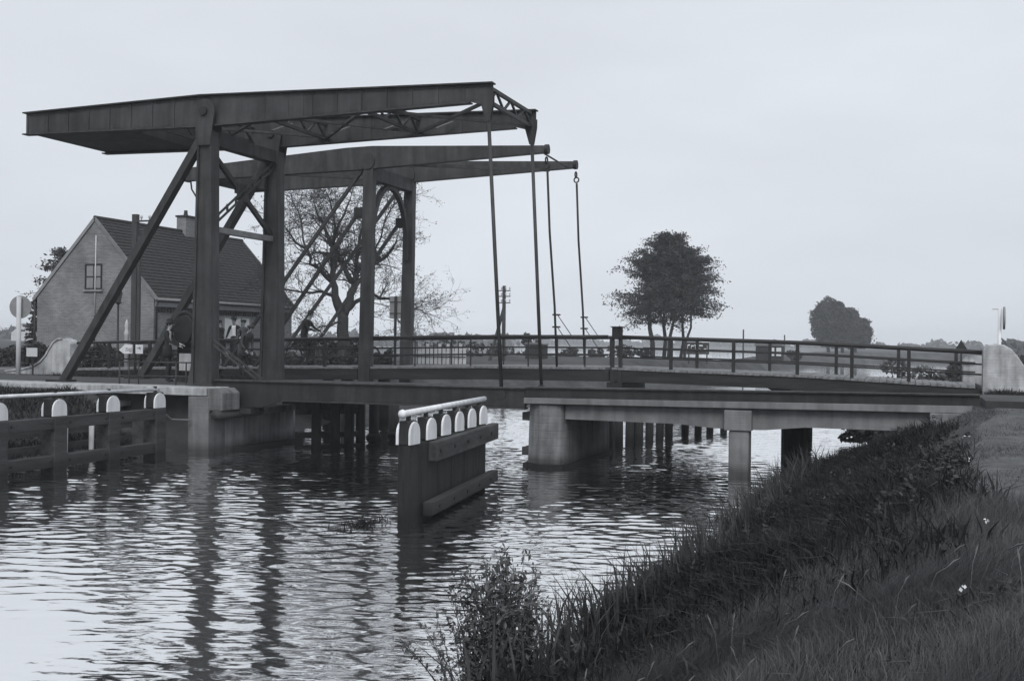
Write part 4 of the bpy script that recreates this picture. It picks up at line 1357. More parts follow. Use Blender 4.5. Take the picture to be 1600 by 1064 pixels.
# ------------------------------------------------------------------ people
def skinned(name, pts, edges, rad, sub=2, root=0):
    me = bpy.data.meshes.new(name)
    me.from_pydata(pts, edges, [])
    o = bpy.data.objects.new(name, me)
    COL.objects.link(o)
    sk = o.modifiers.new('skin', 'SKIN')
    sk.use_smooth_shade = True
    sk.branch_smoothing = 0.6
    for i, r in enumerate(rad):
        d = me.skin_vertices[0].data[i]
        d.radius = (r, r) if not isinstance(r, tuple) else r
        d.use_root = (i == root)
    sb_ = o.modifiers.new('sub', 'SUBSURF')
    sb_.levels = sb_.render_levels = sub
    dg = bpy.context.evaluated_depsgraph_get()
    dg.update()
    out = bpy.data.meshes.new_from_object(o.evaluated_get(dg))
    bpy.data.objects.remove(o)
    vs = [tuple(v.co) for v in out.vertices]
    fs = [tuple(p.vertices) for p in out.polygons]
    bpy.data.meshes.remove(out)
    return vs, fs

def person(loc, facing, label, hands, cloth='cloth_dark', shirt=False, hat='cap', bend=0.0, feet=None, scale=1.0, tilt=0.1, group=None, hatmat='cloth_dark', bulk=1.0):
    """hands: two (right, forward, up) targets in the figure's own frame; feet likewise; facing is the heading angle"""
    t = thing('person', label, 'person', loc, group)
    fl, fr_ = feet or ((-0.12, 0.0, 0.07), (0.12, 0.03, 0.07))
    hip = Vector((0, 0, 0.93)) if feet is None else Vector((0, -0.05, 1.02))
    def bent(f, z):      # torso leans forward about the hip
        return Vector((0, hip.y + f * cos(bend) + (z) * sin(bend), hip.z + z * cos(bend) - f * sin(bend)))
    pts, ed, rad = [], [], []
    def P(p, r, link=None):
        pts.append(tuple(p))
        rad.append(r)
        if link is not None:
            ed.append((link, len(pts) - 1))
        return len(pts) - 1
    pel = P(hip, (0.16 * bulk, 0.115 * bulk))
    wst = P(bent(0.01, 0.2), (0.145 * bulk, 0.105 * bulk), pel)
    chs = P(bent(0.0, 0.4), (0.165 * bulk, 0.12 * bulk), wst)
    shd = P(bent(-0.01, 0.52), (0.13 * bulk, 0.09 * bulk), chs)
    nck = P(bent(0.015, 0.60), 0.052, shd)
    hd0 = P(bent(0.045, 0.67), (0.07, 0.08), nck)
    hd1 = P(bent(0.05, 0.75), (0.076, 0.098), hd0)
    hd2 = P(bent(0.035, 0.82), (0.06, 0.075), hd1)
    sides = []
    for s, foot, hand in ((-1, fl, hands[0]), (1, fr_, hands[1])):
        foot = Vector(foot)
        hj = hip + Vector((s * 0.09, 0, -0.06))
        kn = (hj + foot) / 2 + Vector((0, 0.05 if feet is None else 0.16, 0.02))
        a = P(hj, (0.095, 0.095), pel)
        b = P(hj.lerp(kn, 0.45), 0.085, a)
        b = P(kn, 0.06, b)
        b = P(kn.lerp(foot, 0.35), 0.058, b)
        b = P(foot, 0.042, b)
        P(foot + Vector((s * 0.02, 0.15, -0.035)), (0.042, 0.032), b)
        sh = bent(-0.01, 0.50) + Vector((s * 0.185, 0, 0))
        hand = Vector(hand)
        L1, L2 = 0.30, 0.27
        d = hand - sh
        dl = min(d.length, 0.56)
        hand = sh + d.normalized() * dl
        ca = max(0, L1 * L1 - (dl / 2) ** 2) ** 0.5
        side = Vector((s * 0.55, -0.7, -0.45)).normalized()
        side = (side - d.normalized() * side.dot(d.normalized())).normalized()
        el = (sh + hand) / 2 + side * ca
        a = P(sh, 0.066, shd)
        b = P(sh.lerp(el, 0.5), 0.052, a)
        b = P(el, 0.043, b)
        b = P(el.lerp(hand, 0.5), 0.04, b)
        b = P(hand, 0.028, b)
        dirn = (hand - el).normalized()
        b = P(hand + dirn * 0.06, (0.038, 0.018), b)
        sides.append((s, hand + dirn * 0.07, dirn))
    V, Fc = skinned('person', pts, ed, rad, 1)
    mb = MB()
    mb.add(V, Fc)
    nb = len(Fc)
    # four fingers and a thumb on each palm, knuckles bent
    for s, c, d in sides:
        q = d.cross(Vector((0, 0, 1)))
        q = q.normalized() if q.length > 0.1 else Vector((0, 1, 0))
        nrm = d.cross(q).normalized()
        for k, L in enumerate((0.066, 0.075, 0.07, 0.055)):
            p0 = c + q * (0.024 - k * 0.016) - d * 0.015
            p1 = p0 + d * L * 0.55
            p2 = p1 + (d * 0.6 + nrm * 0.7).normalized() * L * 0.5
            mb.tube([p0, p1, p2], [0.009, 0.008, 0.006], 5)
        p0 = c + q * 0.028 - d * 0.05
        mb.tube([p0, p0 + (q + d * 0.5).normalized() * 0.035, p0 + (q * 0.5 + d).normalized() * 0.065], [0.011, 0.009, 0.007], 5)
    # nose and ears grow from the head
    hc = bent(0.05, 0.745)
    fw = Vector((0, cos(bend * 0.4), -sin(bend * 0.4)))
    mb.tube([hc + fw * 0.085 + Vector((0, 0, 0.03)), hc + fw * 0.118, hc + fw * 0.09 + Vector((0, 0, -0.01))], [0.008, 0.017, 0.01], 5)
    for s in (-1, 1):
        mb.tube([hc + Vector((s * 0.07, -0.01, 0.025)), hc + Vector((s * 0.088, -0.02, 0.01)), hc + Vector((s * 0.074, -0.012, -0.025))], [0.01, 0.017, 0.008], 5)
    # per-face materials: skin, coat, trousers, shirt front
    zneck = bent(0.01, 0.585)
    up = Vector((0, sin(bend), cos(bend)))
    mats = [M['skin'], M[cloth], M['cloth_dark'], M['cloth_white']]
    idx = []
    palms = [c for _, c, _ in sides]
    for i, f in enumerate(mb.f):
        c = Vector((0, 0, 0))
        for k in f:
            c += Vector(mb.v[k])
        c /= len(f)
        if i >= nb:
            idx.append(0)
        elif (c - zneck).dot(up) > 0 and abs(c.x) < 0.12:
            idx.append(0)
        elif min((c - p).length for p in palms) < 0.075:
            idx.append(0)
        elif c.z < hip.z + 0.02:
            idx.append(2)
        else:
            h = (c - hip).dot(up)
            fwd = (c - hip).dot(Vector((0, cos(bend), -sin(bend))))
            idx.append(3 if shirt and h > 0.16 and fwd > 0.06 and abs(c.x) < 0.02 + (h - 0.14) * 0.24 else 1)
    rot = Matrix.Rotation(facing, 4, 'Z') @ Matrix.Scale(scale, 4)
    L = Vector(loc)
    world = lambda p: L + (rot @ Vector(p))
    mb.v = [tuple(world(p)) for p in mb.v]
    me = mesh_of('body', mb, loc, True)
    for m_ in mats:
        me.materials.append(m_)
    me.polygons.foreach_set('material_index', idx)
    body = bpy.data.objects.new('body', me)
    put(body, t, loc)
    def child(name, m_, c, m2):
        c.v = [tuple(world(p)) for p in c.v]
        part(name, c, m2, t, smooth=True)
    ey = MB()
    for s in (-1, 1):
        ey.lathe([(0.003, -0.008), (0.011, 0), (0.003, 0.008)], hc + fw * 0.083 + Vector((s * 0.03, 0, 0.025)), 6)
    child('eyes', None, ey, 'black')
    top = hc + Vector((0, -0.012, 0.06)) * 1.0
    if hat == 'bowler':
        h = MB().lathe([(0.15, -0.01), (0.155, 0.0), (0.10, 0.012), (0.098, 0.06), (0.08, 0.11), (0.04, 0.13), (0.005, 0.133)], top, 14)
    elif hat == 'brim':
        h = MB().lathe([(0.17, -0.012), (0.175, 0.0), (0.10, 0.012), (0.098, 0.08), (0.085, 0.1), (0.005, 0.09)], top, 14)
    else:
        h = MB().lathe([(0.092, -0.02), (0.115, 0.015), (0.118, 0.04), (0.09, 0.065), (0.005, 0.072)], top, 14)
        b0 = top + fw * 0.10
        h.add([b0 + Vector((-0.07, -0.03, -0.005)), b0 + Vector((0.07, -0.03, -0.005)), b0 + Vector((0.045, 0.055, -0.02)), b0 + Vector((-0.045, 0.055, -0.02)),
               b0 + Vector((-0.07, -0.03, 0.008)), b0 + Vector((0.07, -0.03, 0.008)), b0 + Vector((0.045, 0.055, -0.01)), b0 + Vector((-0.045, 0.055, -0.01))],
              [(0, 3, 2, 1), (4, 5, 6, 7), (0, 1, 5, 4), (1, 2, 6, 5), (2, 3, 7, 6), (3, 0, 4, 7)])
    child('hat', None, h, hatmat)
    hr = MB().lathe([(0.075, -0.07), (0.084, -0.03), (0.088, 0.0)], hc + Vector((0, -0.028, 0.045)), 12)
    child('hair', None, hr, 'cloth_dark')
    # coat skirt hanging from the waist
    if feet is None:
        ct = MB().lathe([(0.185, -0.22), (0.178, -0.05), (0.16, 0.14)], hip, 14)
        ct.v = [(x, hip.y + (y - hip.y) * 0.78, z) for x, y, z in ct.v]
        child('jacket', None, ct, cloth)
    return t

QC = radians(-90)   # facing +X (to the right along the bridge)
person((-20.4, 27.85, 1.76), radians(-75), 'man in dark suit with white collar standing left of the steel tower', [(0.0, 0.5, 1.05), (0.2, 0.48, 1.02)], 'cloth_dark', True, 'bowler', 0.05)
person((-20.0, 31.2, 1.80), radians(-110), 'man in pale-topped cap bending over at the far post of the steel tower', [(-0.1, 0.35, 0.75), (0.25, 0.52, 0.8)], 'cloth_grey', False, 'cap', 0.5, hatmat='cloth_grey')
G = 'men looking over the railing between the tower posts'
person((-24.72, 37.1, 2.0), radians(160), 'man in dark jacket, left of the three at the railing', [(-0.15, 0.38, 0.98), (0.2, 0.3, 1.0)], 'cloth_dark', False, 'cap', 0.12, scale=0.98, group=G)
person((-24.27, 37.3, 2.02), radians(-175), 'man with bright white shirt front, middle of the three at the railing', [(-0.2, 0.3, 1.0), (0.2, 0.3, 1.0)], 'cloth_dark', True, 'brim', 0.06, scale=1.03, group=G)
person((-23.75, 37.15, 2.03), radians(-170), 'man in grey jacket, right of the three at the railing', [(-0.2, 0.34, 0.98), (0.15, 0.36, 1.0)], 'cloth_grey', False, 'cap', 0.1, scale=0.97, group=G)
cyc = (-21.1, 37.2, 2.09)
person((cyc[0] - 0.1, cyc[1], cyc[2] + 0.02), radians(-88), 'man in dark coat riding a bicycle across the old bridge', [(-0.2, 0.62, 1.08), (0.2, 0.62, 1.08)], 'cloth_dark', False, 'brim', 0.32, feet=((-0.1, 0.12, 0.30), (0.1, 0.02, 0.52)), scale=1.08, bulk=1.35)

def bicycle(loc, label, group=None):
    x, y, z = loc
    t = thing('bicycle', label, 'bicycle', loc, group)
    for dx in (-0.55, 0.55):
        wmb = MB().ring((x + dx, y, z + 0.35), (0, 1, 0), 0.33, 0.02, 28, 6)
        wo_ = part('wheel', wmb, 'black', t, smooth=True)
        spk = MB()
        for k in range(10):
            a = k * pi / 10
            spk.bar((x + dx - 0.32 * cos(a), y, z + 0.35 - 0.32 * sin(a)), (x + dx + 0.32 * cos(a), y, z + 0.35 + 0.32 * sin(a)), 0.004, 0.004)
        part('spokes', spk, 'steel_light', wo_)
        part('mudguard', MB().tube([(x + dx + 0.37 * cos(a), y, z + 0.35 + 0.37 * sin(a)) for a in [0.2 + k * 0.35 for k in range(8)]], 0.018, 5), 'black', wo_)
    f = MB()
    A, B, C_, D = (x - 0.55, y, z + 0.35), (x - 0.05, y, z + 0.3), (x - 0.2, y, z + 0.85), (x + 0.38, y, z + 0.82)
    for p, q in ((A, B), (A, C_), (B, C_), (B, D), (C_, D), (D, (x + 0.55, y, z + 0.35)), (D, (x + 0.34, y, z + 1.0))):
        f.tube([p, q], 0.016, 6)
    part('frame', f, 'black', t)
    part('saddle', MB().prism([(x - 0.38, z + 0.95), (x - 0.12, z + 0.96), (x - 0.1, z + 0.92), (x - 0.24, z + 0.88), (x - 0.36, z + 0.89)], 'y', y - 0.07, y + 0.07), 'black', t)
    part('handlebar', MB().tube([(x + 0.15, y - 0.27, z + 1.0), (x + 0.32, y - 0.2, z + 1.04), (x + 0.34, y, z + 1.0), (x + 0.32, y + 0.2, z + 1.04), (x + 0.15, y + 0.27, z + 1.0)], 0.014, 6), 'steel_light', t)
    part('crank', MB().tube([(x - 0.05, y - 0.02, z + 0.3), (x - 0.02, y - 0.08, z + 0.16), (x - 0.02, y - 0.18, z + 0.16)], 0.012, 5), 'steel_light', t)
    return t
bicycle(cyc, 'black bicycle ridden by the man in the dark coat')
bicycle((-19.2, 37.6, 2.13), 'parked black bicycle leaning on the far railing right of the cyclist')

# ------------------------------------------------------------------ trees and bushes
def leaf_mesh(name, pos, size, m, parent, flat=0.0, aspect=2.2, seed=1, droop=0.0):
    """many separate leaf faces, each with its own size and tilt"""
    r = np.random.default_rng(seed)
    P_ = np.asarray(pos, dtype=np.float64)
    n = len(P_)
    d = r.normal(size=(n, 3))
    d[:, 2] *= (1 - flat)
    d[:, 2] -= droop
    d /= np.linalg.norm(d, axis=1)[:, None] + 1e-9
    u = np.cross(d, r.normal(size=(n, 3)))
    u /= np.linalg.norm(u, axis=1)[:, None] + 1e-9
    s = size * r.uniform(0.55, 1.3, n)[:, None]
    a, b = d * s, u * s / aspect
    q = np.stack([P_ - a, P_ + b, P_ + a, P_ - b], axis=1).reshape(-1, 3)
    o = np.array(WL[parent.name]) if parent is not None else np.zeros(3)
    q = q - o
    me = bpy.data.meshes.new(name)
    me.vertices.add(4 * n)
    me.vertices.foreach_set('co', q.ravel())
    me.loops.add(4 * n)
    me.loops.foreach_set('vertex_index', np.arange(4 * n, dtype=np.int32))
    me.polygons.add(n)
    me.polygons.foreach_set('loop_start', np.arange(0, 4 * n, 4, dtype=np.int32))
    me.update(calc_edges=True)
    me.materials.append(M[m])
    ob_ = bpy.data.objects.new(name, me)
    put(ob_, parent, o)
    return ob_

FWD = Vector((-sin(YAW), cos(YAW), 0))
RGT = Vector((cos(YAW), sin(YAW), 0))

# the bare old tree beside the house
bt = thing('bare_tree', 'gnarled old tree with sparse autumn leaves right of the house', 'tree', (-29.1, 55.5, 1.6))
B0 = Vector((-29.1, 55.5, 1.6))
S62 = 0.0354
def tp(px, py, dep=0.0):
    return B0 + RGT * ((px - 540) * S62) + FWD * dep + Vector((0, 0, (570 - py) * S62))
trunk_mb, twig_mb, leaves = MB(), MB(), []
limbs = [
    ([tp(540, 575), tp(538, 530), tp(536, 505), tp(534, 485)], [0.55, 0.42, 0.38, 0.36]),
    ([tp(534, 487), tp(524, 462, -.2), tp(519, 435, -.3), tp(521, 405, -.2), tp(518, 385, 0.1), tp(505, 358, .4), tp(492, 335, .6), tp(485, 315, .9)], [0.36, 0.26, 0.21, 0.19, 0.16, 0.11, 0.07, 0.03]),
    ([tp(536, 490), tp(545, 470, .3), tp(551, 448, .4), tp(553, 425, .6), tp(560, 412, .8), tp(580, 408, 1.2), tp(598, 395, 1.6), tp(612, 372, 1.9)], [0.36, 0.28, 0.24, 0.2, 0.17, 0.13, 0.1, 0.05]),
    ([tp(551, 440, .4), tp(540, 425, .2), tp(526, 405, .6), tp(515, 375, 1.0), tp(522, 345, 1.4), tp(535, 315, 1.5), tp(540, 298, 1.7)], [0.2, 0.17, 0.15, 0.12, 0.09, 0.06, 0.03]),
    ([tp(519, 440, -.3), tp(505, 425, -.8), tp(490, 415, -1.2), tp(487, 395, -1.5), tp(472, 385, -1.8), tp(455, 360, -2.1)], [0.15, 0.13, 0.11, 0.09, 0.07, 0.03]),
    ([tp(524, 462, -.2), tp(505, 455, -.8), tp(480, 458, -1.4), tp(455, 455, -2), tp(430, 460, -2.4)], [0.13, 0.1, 0.07, 0.05, 0.02]),
    ([tp(536, 488, .2), tp(550, 470, 1.0), tp(575, 455, 1.8), tp(600, 462, 2.2), tp(625, 470, 2.6), tp(640, 478, 3.0), tp(655, 484, 3.2)], [0.18, 0.15, 0.12, 0.09, 0.07, 0.05, 0.02]),
    ([tp(600, 462, 2.2), tp(612, 490, 2.2), tp(625, 510, 2.0)], [0.07, 0.05, 0.02]),
    ([tp(553, 425, .6), tp(556, 395, .2), tp(562, 365, -.2), tp(572, 335, -.4), tp(585, 312, -.6)], [0.14, 0.11, 0.08, 0.05, 0.03]),
    ([tp(580, 408, 1.2), tp(582, 385, .8), tp(595, 350, .6), tp(605, 330, .4), tp(612, 318, .2)], [0.09, 0.07, 0.05, 0.04, 0.02]),
    ([tp(535, 500, -.2), tp(520, 508, -.6), tp(500, 512, -1), tp(485, 505, -1.3)], [0.08, 0.06, 0.04, 0.015]),
    ([tp(518, 385, .1), tp(525, 355, -.6), tp(520, 325, -1.0), tp(512, 303, -1.2)], [0.1, 0.08, 0.05, 0.02]),
    ([tp(487, 395, -1.5), tp(478, 365, -1.2), tp(470, 335, -1.0), tp(460, 318, -0.8)], [0.07, 0.05, 0.04, 0.02]),
]
rnd = random.Random(11)
def twig(p, d, L, r, depth):
    n = 4 if depth > 0 else 3
    pts = [Vector(p)]
    d = d.normalized()
    for i in range(n):
        d = (d + Vector((rnd.gauss(0, .28), rnd.gauss(0, .28), rnd.gauss(0.02, .24)))).normalized()
        pts.append(pts[-1] + d * (L / n))
    twig_mb.tube(pts, [lerp(r, r * 0.35, i / n) for i in range(n + 1)], 4 if r < 0.03 else 5, False)
    if depth > 0:
        for k in range(rnd.randint(2, 4)):
            i = rnd.randint(1, n)
            dd = (d + Vector((rnd.gauss(0, .8), rnd.gauss(0, .8), rnd.gauss(0.1, .6)))).normalized()
            twig(pts[i], dd, L * rnd.uniform(0.45, 0.7), max(0.007, r * 0.5), depth - 1)
    else:
        for q in pts[2:]:
            for _ in range(2):
                if rnd.random() < 0.22:
                    leaves.append(tuple(q + Vector((rnd.gauss(0, .09), rnd.gauss(0, .09), rnd.gauss(-.02, .09)))))
for i, (pts, rr) in enumerate(limbs):
    # kink the limbs a little between the given points
    fine, fr2 = [pts[0]], [rr[0]]
    for a, b, ra, rb_ in zip(pts, pts[1:], rr, rr[1:]):
        k = Vector((rnd.gauss(0, .05), rnd.gauss(0, .05), rnd.gauss(0, .05)))
        fine += [a.lerp(b, 0.5) + k, b]
        fr2 += [(ra + rb_) / 2, rb_]
    fr2 = [q * 0.82 for q in fr2]
    trunk_mb.tube(fine, fr2, 9)
    if i == 0:
        continue
    n0 = max(2, int(len(fine) * 0.3))
    for q in range(n0, len(fine)):
        for k in range(3 if q < len(fine) - 1 else 6):
            base = (fine[q] - fine[q - 1]).normalized()
            dd = base * 0.5 + Vector((rnd.gauss(0, .8), rnd.gauss(0, .8), rnd.gauss(0.25, .55)))
            twig(fine[q], dd, rnd.uniform(1.1, 2.1), max(0.018, fr2[q] * 0.34), 3)
part('trunk', trunk_mb, 'bark', bt, smooth=True)
part('branches', twig_mb, 'bark', bt, smooth=True, kind='stuff')
leaf_mesh('leaves', leaves, 0.052, 'leaf', bt, 0.2, 1.7, 5)

def broad_tree(name, label, base, h, spread, trunk_h, lean, seed, m='leaf_dark', nbough=60, lsz=0.2, group=None, per=46, shape='fan', tr=0.16, xr=(-1, 1), dome=None):
    """trunk with many layered boughs; every bough carries its own spray of leaves"""
    rg = random.Random(seed)
    t = thing(name, label, 'tree', base, group)
    b = Vector(base)
    tr_mb = MB()
    top = b + Vector((lean[0], lean[1], h * 0.88))
    spine = [b - Vector((0, 0, .3))] + [b.lerp(top, k / 6) + Vector((rg.gauss(0, .12), rg.gauss(0, .12), 0)) for k in range(1, 7)]
    tr_mb.tube(spine, [tr * (1.15 - 0.95 * k / 6) for k in range(7)], 8)
    lp = []
    for k in range(nbough):
        f = rg.random() ** 0.85
        z = lerp(trunk_h, h * 0.95, f)
        p0 = b.lerp(top, z / (h * 0.88)) if z < h * 0.88 else top.copy()
        an = rg.uniform(0, 2 * pi)
        if shape == 'fan':
            L = spread * (0.36 + 0.8 * (1 - f) ** 0.8) * rg.uniform(0.6, 1.02)
            rise = lerp(0.12, 0.85, f)
        else:
            L = spread * sqrt(max(0.05, 1 - (2 * f - 0.9) ** 2)) * rg.uniform(0.5, 1.0)
            rise = lerp(0.05, 0.9, f)
        ex = cos(an)
        ex = ex * (xr[1] if ex > 0 else -xr[0])
        d = (RGT * ex + FWD * sin(an) * 0.8 + Vector((0, 0, rise)))
        pts = [p0]
        n = 5
        for i in range(n):
            d2 = d + Vector((rg.gauss(0, .16), rg.gauss(0, .16), rg.gauss(0, .12) - 0.17 * i))
            pts.append(pts[-1] + d2 * (L / n))
        tr_mb.tube(pts, [max(0.012, 0.05 * (1 - i / (n + 0.5))) for i in range(n + 1)], 4, False)
        for i in range(1, n + 1):
            for _ in range(int(per / n)):
                s = (0.10 + 0.045 * i) * (spread / 3.2 if shape == 'fan' else spread / 3.0)
                q = pts[i - 1].lerp(pts[i], rg.random())
                g3 = lambda w_: max(-2 * w_, min(2 * w_, rg.gauss(0, w_)))
                lp.append(tuple(q + Vector((g3(s), g3(s), g3(s * 0.5) - 0.05))))
    if dome:                            # sprays that fill the clump's common dome round this trunk
        dx, dz, rx, ru, rl = dome
        k = 0
        while k < 44:
            q = Vector((b.x + rg.gauss(0, 1.9), b.y + rg.gauss(0, 1.9), rg.uniform(dz - rl, dz + ru)))
            e = ((q.x - dx) / rx) ** 2 + ((q.y - 98.8) / (rx * 0.8)) ** 2 + ((q.z - dz) / (ru if q.z > dz else rl)) ** 2
            if e > 1 or (e < 0.3 and rg.random() < 0.6):
                continue
            k += 1
            out_ = Vector((q.x - dx, q.y - 98.8, 0))
            out_ = out_.normalized() if out_.length > 0.1 else Vector((1, 0, 0))
            for _ in range(62):
                a_ = rg.gauss(0, 0.42)
                lp.append(tuple(q + out_ * a_ + Vector((rg.gauss(0, .2), rg.gauss(0, .2), rg.gauss(0, .13) - 0.28 * a_))))
    if shape == 'round' and h > 6:      # close the crown into one dense dome
        for _ in range(5200):
            v = Vector((rg.gauss(0, 1), rg.gauss(0, 1), rg.gauss(0, 1))).normalized()
            rr_ = rg.uniform(0.55, 1.0) ** 0.4 * (1 + 0.07 * sin(v.x * 7 + seed) + 0.06 * sin(v.z * 9 + v.y * 5))
            zz = h * 0.58 + v.z * rr_ * h * 0.42
            lp.append(tuple(b + Vector((v.x * rr_ * spread, v.y * rr_ * spread * 0.9, zz))))
    part('trunk', tr_mb, 'bark', t, smooth=True)
    leaf_mesh('crown', lp, lsz, m, t, 0.35, 2.2, seed)
    return t
G = 'clump of five tall trees on the far bank'
for i, (x, y, h, spd, th, lean, lab, xr) in enumerate([
        (-21.35, 98.5, 9.2, 3.7, 3.1, (-0.7, 0.0), 'leftmost trunk of the five-tree clump with low sweeping left boughs', (-1.02, 0.8)),
        (-20.5, 99.3, 11.3, 3.2, 4.0, (0.0, 0.5), 'second trunk from the left in the five-tree clump, the tallest', (-1.0, 0.9)),
        (-19.85, 98.2, 11.8, 2.9, 4.4, (0.1, -0.4), 'middle trunk of the five-tree clump', (-1, 1)),
        (-19.15, 99.8, 10.4, 3.1, 4.4, (0.4, 0.4), 'second trunk from the right in the five-tree clump', (-0.9, 1.0)),
        (-18.6, 99.0, 9.5, 3.3, 4.0, (0.9, 0.0), 'rightmost slim trunk of the five-tree clump', (-0.8, 1.1))]):
    broad_tree('field_tree', lab, (x, y, 1.7), h, spd, th, lean, 20 + i, 'leaf_dark', 92, 0.115, G, 110, 'fan', (0.22, 0.17, 0.15, 0.14, 0.12)[i], xr, (-20.25, 6.7, 4.9, 6.1, 1.9))
G = 'dense round trees down the canal'
for i, (x, y, h, spd, lab) in enumerate([
        (-14.3, 224.0, 10.9, 3.4, 'taller left tree of the dense round group far down the canal'),
        (-11.9, 225.0, 9.3, 3.6, 'middle tree of the dense round group far down the canal'),
        (-9.6, 225.0, 7.2, 3.3, 'lower right tree of the dense round group far down the canal')]):
    broad_tree('field_tree', lab, (x, y, 1.2), h, spd, 2.0, (0, 0), 40 + i, 'leaf_dark', 240, 0.28, G, 84, 'round', 0.32)
broad_tree('field_tree', 'leafy tree showing behind the left roof slope of the house', (-52.5, 60.5, 1.5), 7.6, 2.6, 2.5, (0.3, 0), 61, 'leaf_dark', 70, 0.12, None, 80, 'fan', 0.2)
broad_tree('field_tree', 'slim leafy tree against the left corner of the house', (-45.6, 50.4, 1.5), 3.9, 0.75, 0.8, (0, 0), 62, 'leaf_dark', 60, 0.09, None, 60, 'round', 0.09)

def bush(name, label, c, rad, n, size, m, seed, cat='bush', group=None, lumps=7, stems=True, zmin=None):
    r = np.random.default_rng(seed)
    t = thing(name, label, cat, c, group)
    P_ = []
    rad = np.array(rad)
    for k in range(lumps):
        lc = r.uniform(-0.62, 0.62, 3) * rad
        lr = rad * r.uniform(0.3, 0.55)
        v = r.normal(size=(n // lumps, 3))
        v /= np.linalg.norm(v, axis=1)[:, None]
        v *= r.uniform(0.5, 1.0, (len(v), 1)) ** 0.5
        P_.append(lc + v * lr)
    P_ = np.concatenate(P_)
    P_[:, 2] += rad[2] * 0.75
    P_ = P_ + np.array(c)
    P_[:, 2] = np.maximum(P_[:, 2], c[2] + 0.02)
    if stems:
        mb = MB()
        for k in range(8):
            q = P_[r.integers(len(P_))]
            mb.tube([c, (lerp(c[0], q[0], .5), lerp(c[1], q[1], .5), lerp(c[2], q[2], .6)), tuple(q)], [0.04, 0.025, 0.01], 5, False)
        part('stems', mb, 'bark', t)
    leaf_mesh('foliage', P_, size, m, t, 0.1, 1.8, seed)
    return t
# hedges before the house and on the left bank
def hedge(label, p, q, h, wd, n, m, seed, size=0.11, zb=1.5):
    r = np.random.default_rng(seed)
    s = r.uniform(0, 1, n)
    p, q = np.array(p), np.array(q)
    c = p[None] + (q - p)[None] * s[:, None]
    nn = np.array([-(q - p)[1], (q - p)[0]])
    nn = nn / np.linalg.norm(nn)
    wob = 0.82 + 0.18 * np.sin(s * 23 + seed) * np.cos(s * 51)
    off = r.uniform(-wd, wd, n)
    z = zb + h * wob * r.uniform(0, 1, n) ** 0.6 * (1 - 0.25 * (off / wd) ** 2)
    P_ = np.column_stack([c + nn[None] * off[:, None], z])
    t = thing('hedge', label, 'hedge', (p[0], p[1], zb))
    mb = MB()
    for k in range(12):
        i = r.integers(n)
        mb.tube([(P_[i][0], P_[i][1], zb - .1), tuple(P_[i])], [0.03, 0.012], 5, False)
    part('stems', mb, 'bark', t)
    leaf_mesh('foliage', P_, size, m, t, 0.1, 1.6, seed)
hedge('dark hedge in front of the gable behind the left curved parapet', (-48, 41.5), (-34.0, 43.2), 1.35, 0.5, 9000, 'hedge', 71, 0.10)
hedge('dark garden hedge behind the arrow sign', (-33.5, 42.8), (-28.5, 42.0), 1.15, 0.5, 5000, 'hedge', 72, 0.09)
hedge('dark scrubby hedge at the foot of the gnarled old tree', (-29.5, 44.8), (-22.4, 47.3), 1.15, 0.6, 8000, 'hedge', 73, 0.10)
bush('bush', 'dense dark bush right of the house end under the old tree', (-33.2, 60.5, 1.5), (2.4, 2.0, 1.0), 2600, 0.13, 'hedge', 74)
for i, (x, y, rx, rz, lab) in enumerate([
        (-41.3, 96.8, 1.7, 1.5, 'rounded grey bush on the far bank right of the old tower'),
        (-33.3, 99.6, 1.1, 1.4, 'wispy small bush with raised tufts on the far bank'),
        (-36.3, 92.5, 1.8, 0.9, 'low bush below the telegraph pole brace'),
        (-34.3, 95.0, 1.7, 0.8, 'low bush just right of the telegraph pole'),
        (-30.1, 100.8, 1.3, 0.65, 'small round bush between the hanger rods of the old drawbridge'),
        (-27.3, 101.5, 0.8, 0.6, 'small bush left of the lamp box on the railing'),
        (-25.0, 102.0, 1.3, 0.75, 'bush between the lamp box and the five-tree clump'),
        (-22.6, 100.5, 1.0, 0.6, 'low bush at the left foot of the five-tree clump'),
        (-10.6, 113.5, 0.9, 0.7, 'faint small bush right of the hut')]):
    bush('bush', lab, (x, y, 1.55), (rx, rx, rz), 520, 0.16, 'leaf_dark', 80 + i, group='bushes along the far bank')
bush('bush', 'pale flecked willow bush seen through the right railing', (-0.6, 58.0, 0.6), (2.1, 1.8, 1.25), 1500, 0.12, 'leaf_mid', 95)
bush('bush', 'dark bush beside the right parapet behind the railing', (2.6, 56.5, 1.1), (2.2, 2.0, 0.8), 2400, 0.13, 'hedge', 96)
bush('bush', 'low dark bush on the right bank below the triangle sign', (1.4, 50.5, 1.2), (1.4, 1.2, 0.5), 1400, 0.11, 'hedge', 97)
bush('bush', 'distant dark bush right of the right parapet', (6.5, 66, 1.5), (2.4, 2.0, 0.65), 1600, 0.15, 'hedge', 98)
bush('bush', 'dark overhanging bush at the waterline under the right span', (-1.0, 36.5, 0.15), (1.3, 1.6, 0.45), 1800, 0.09, 'hedge', 99)

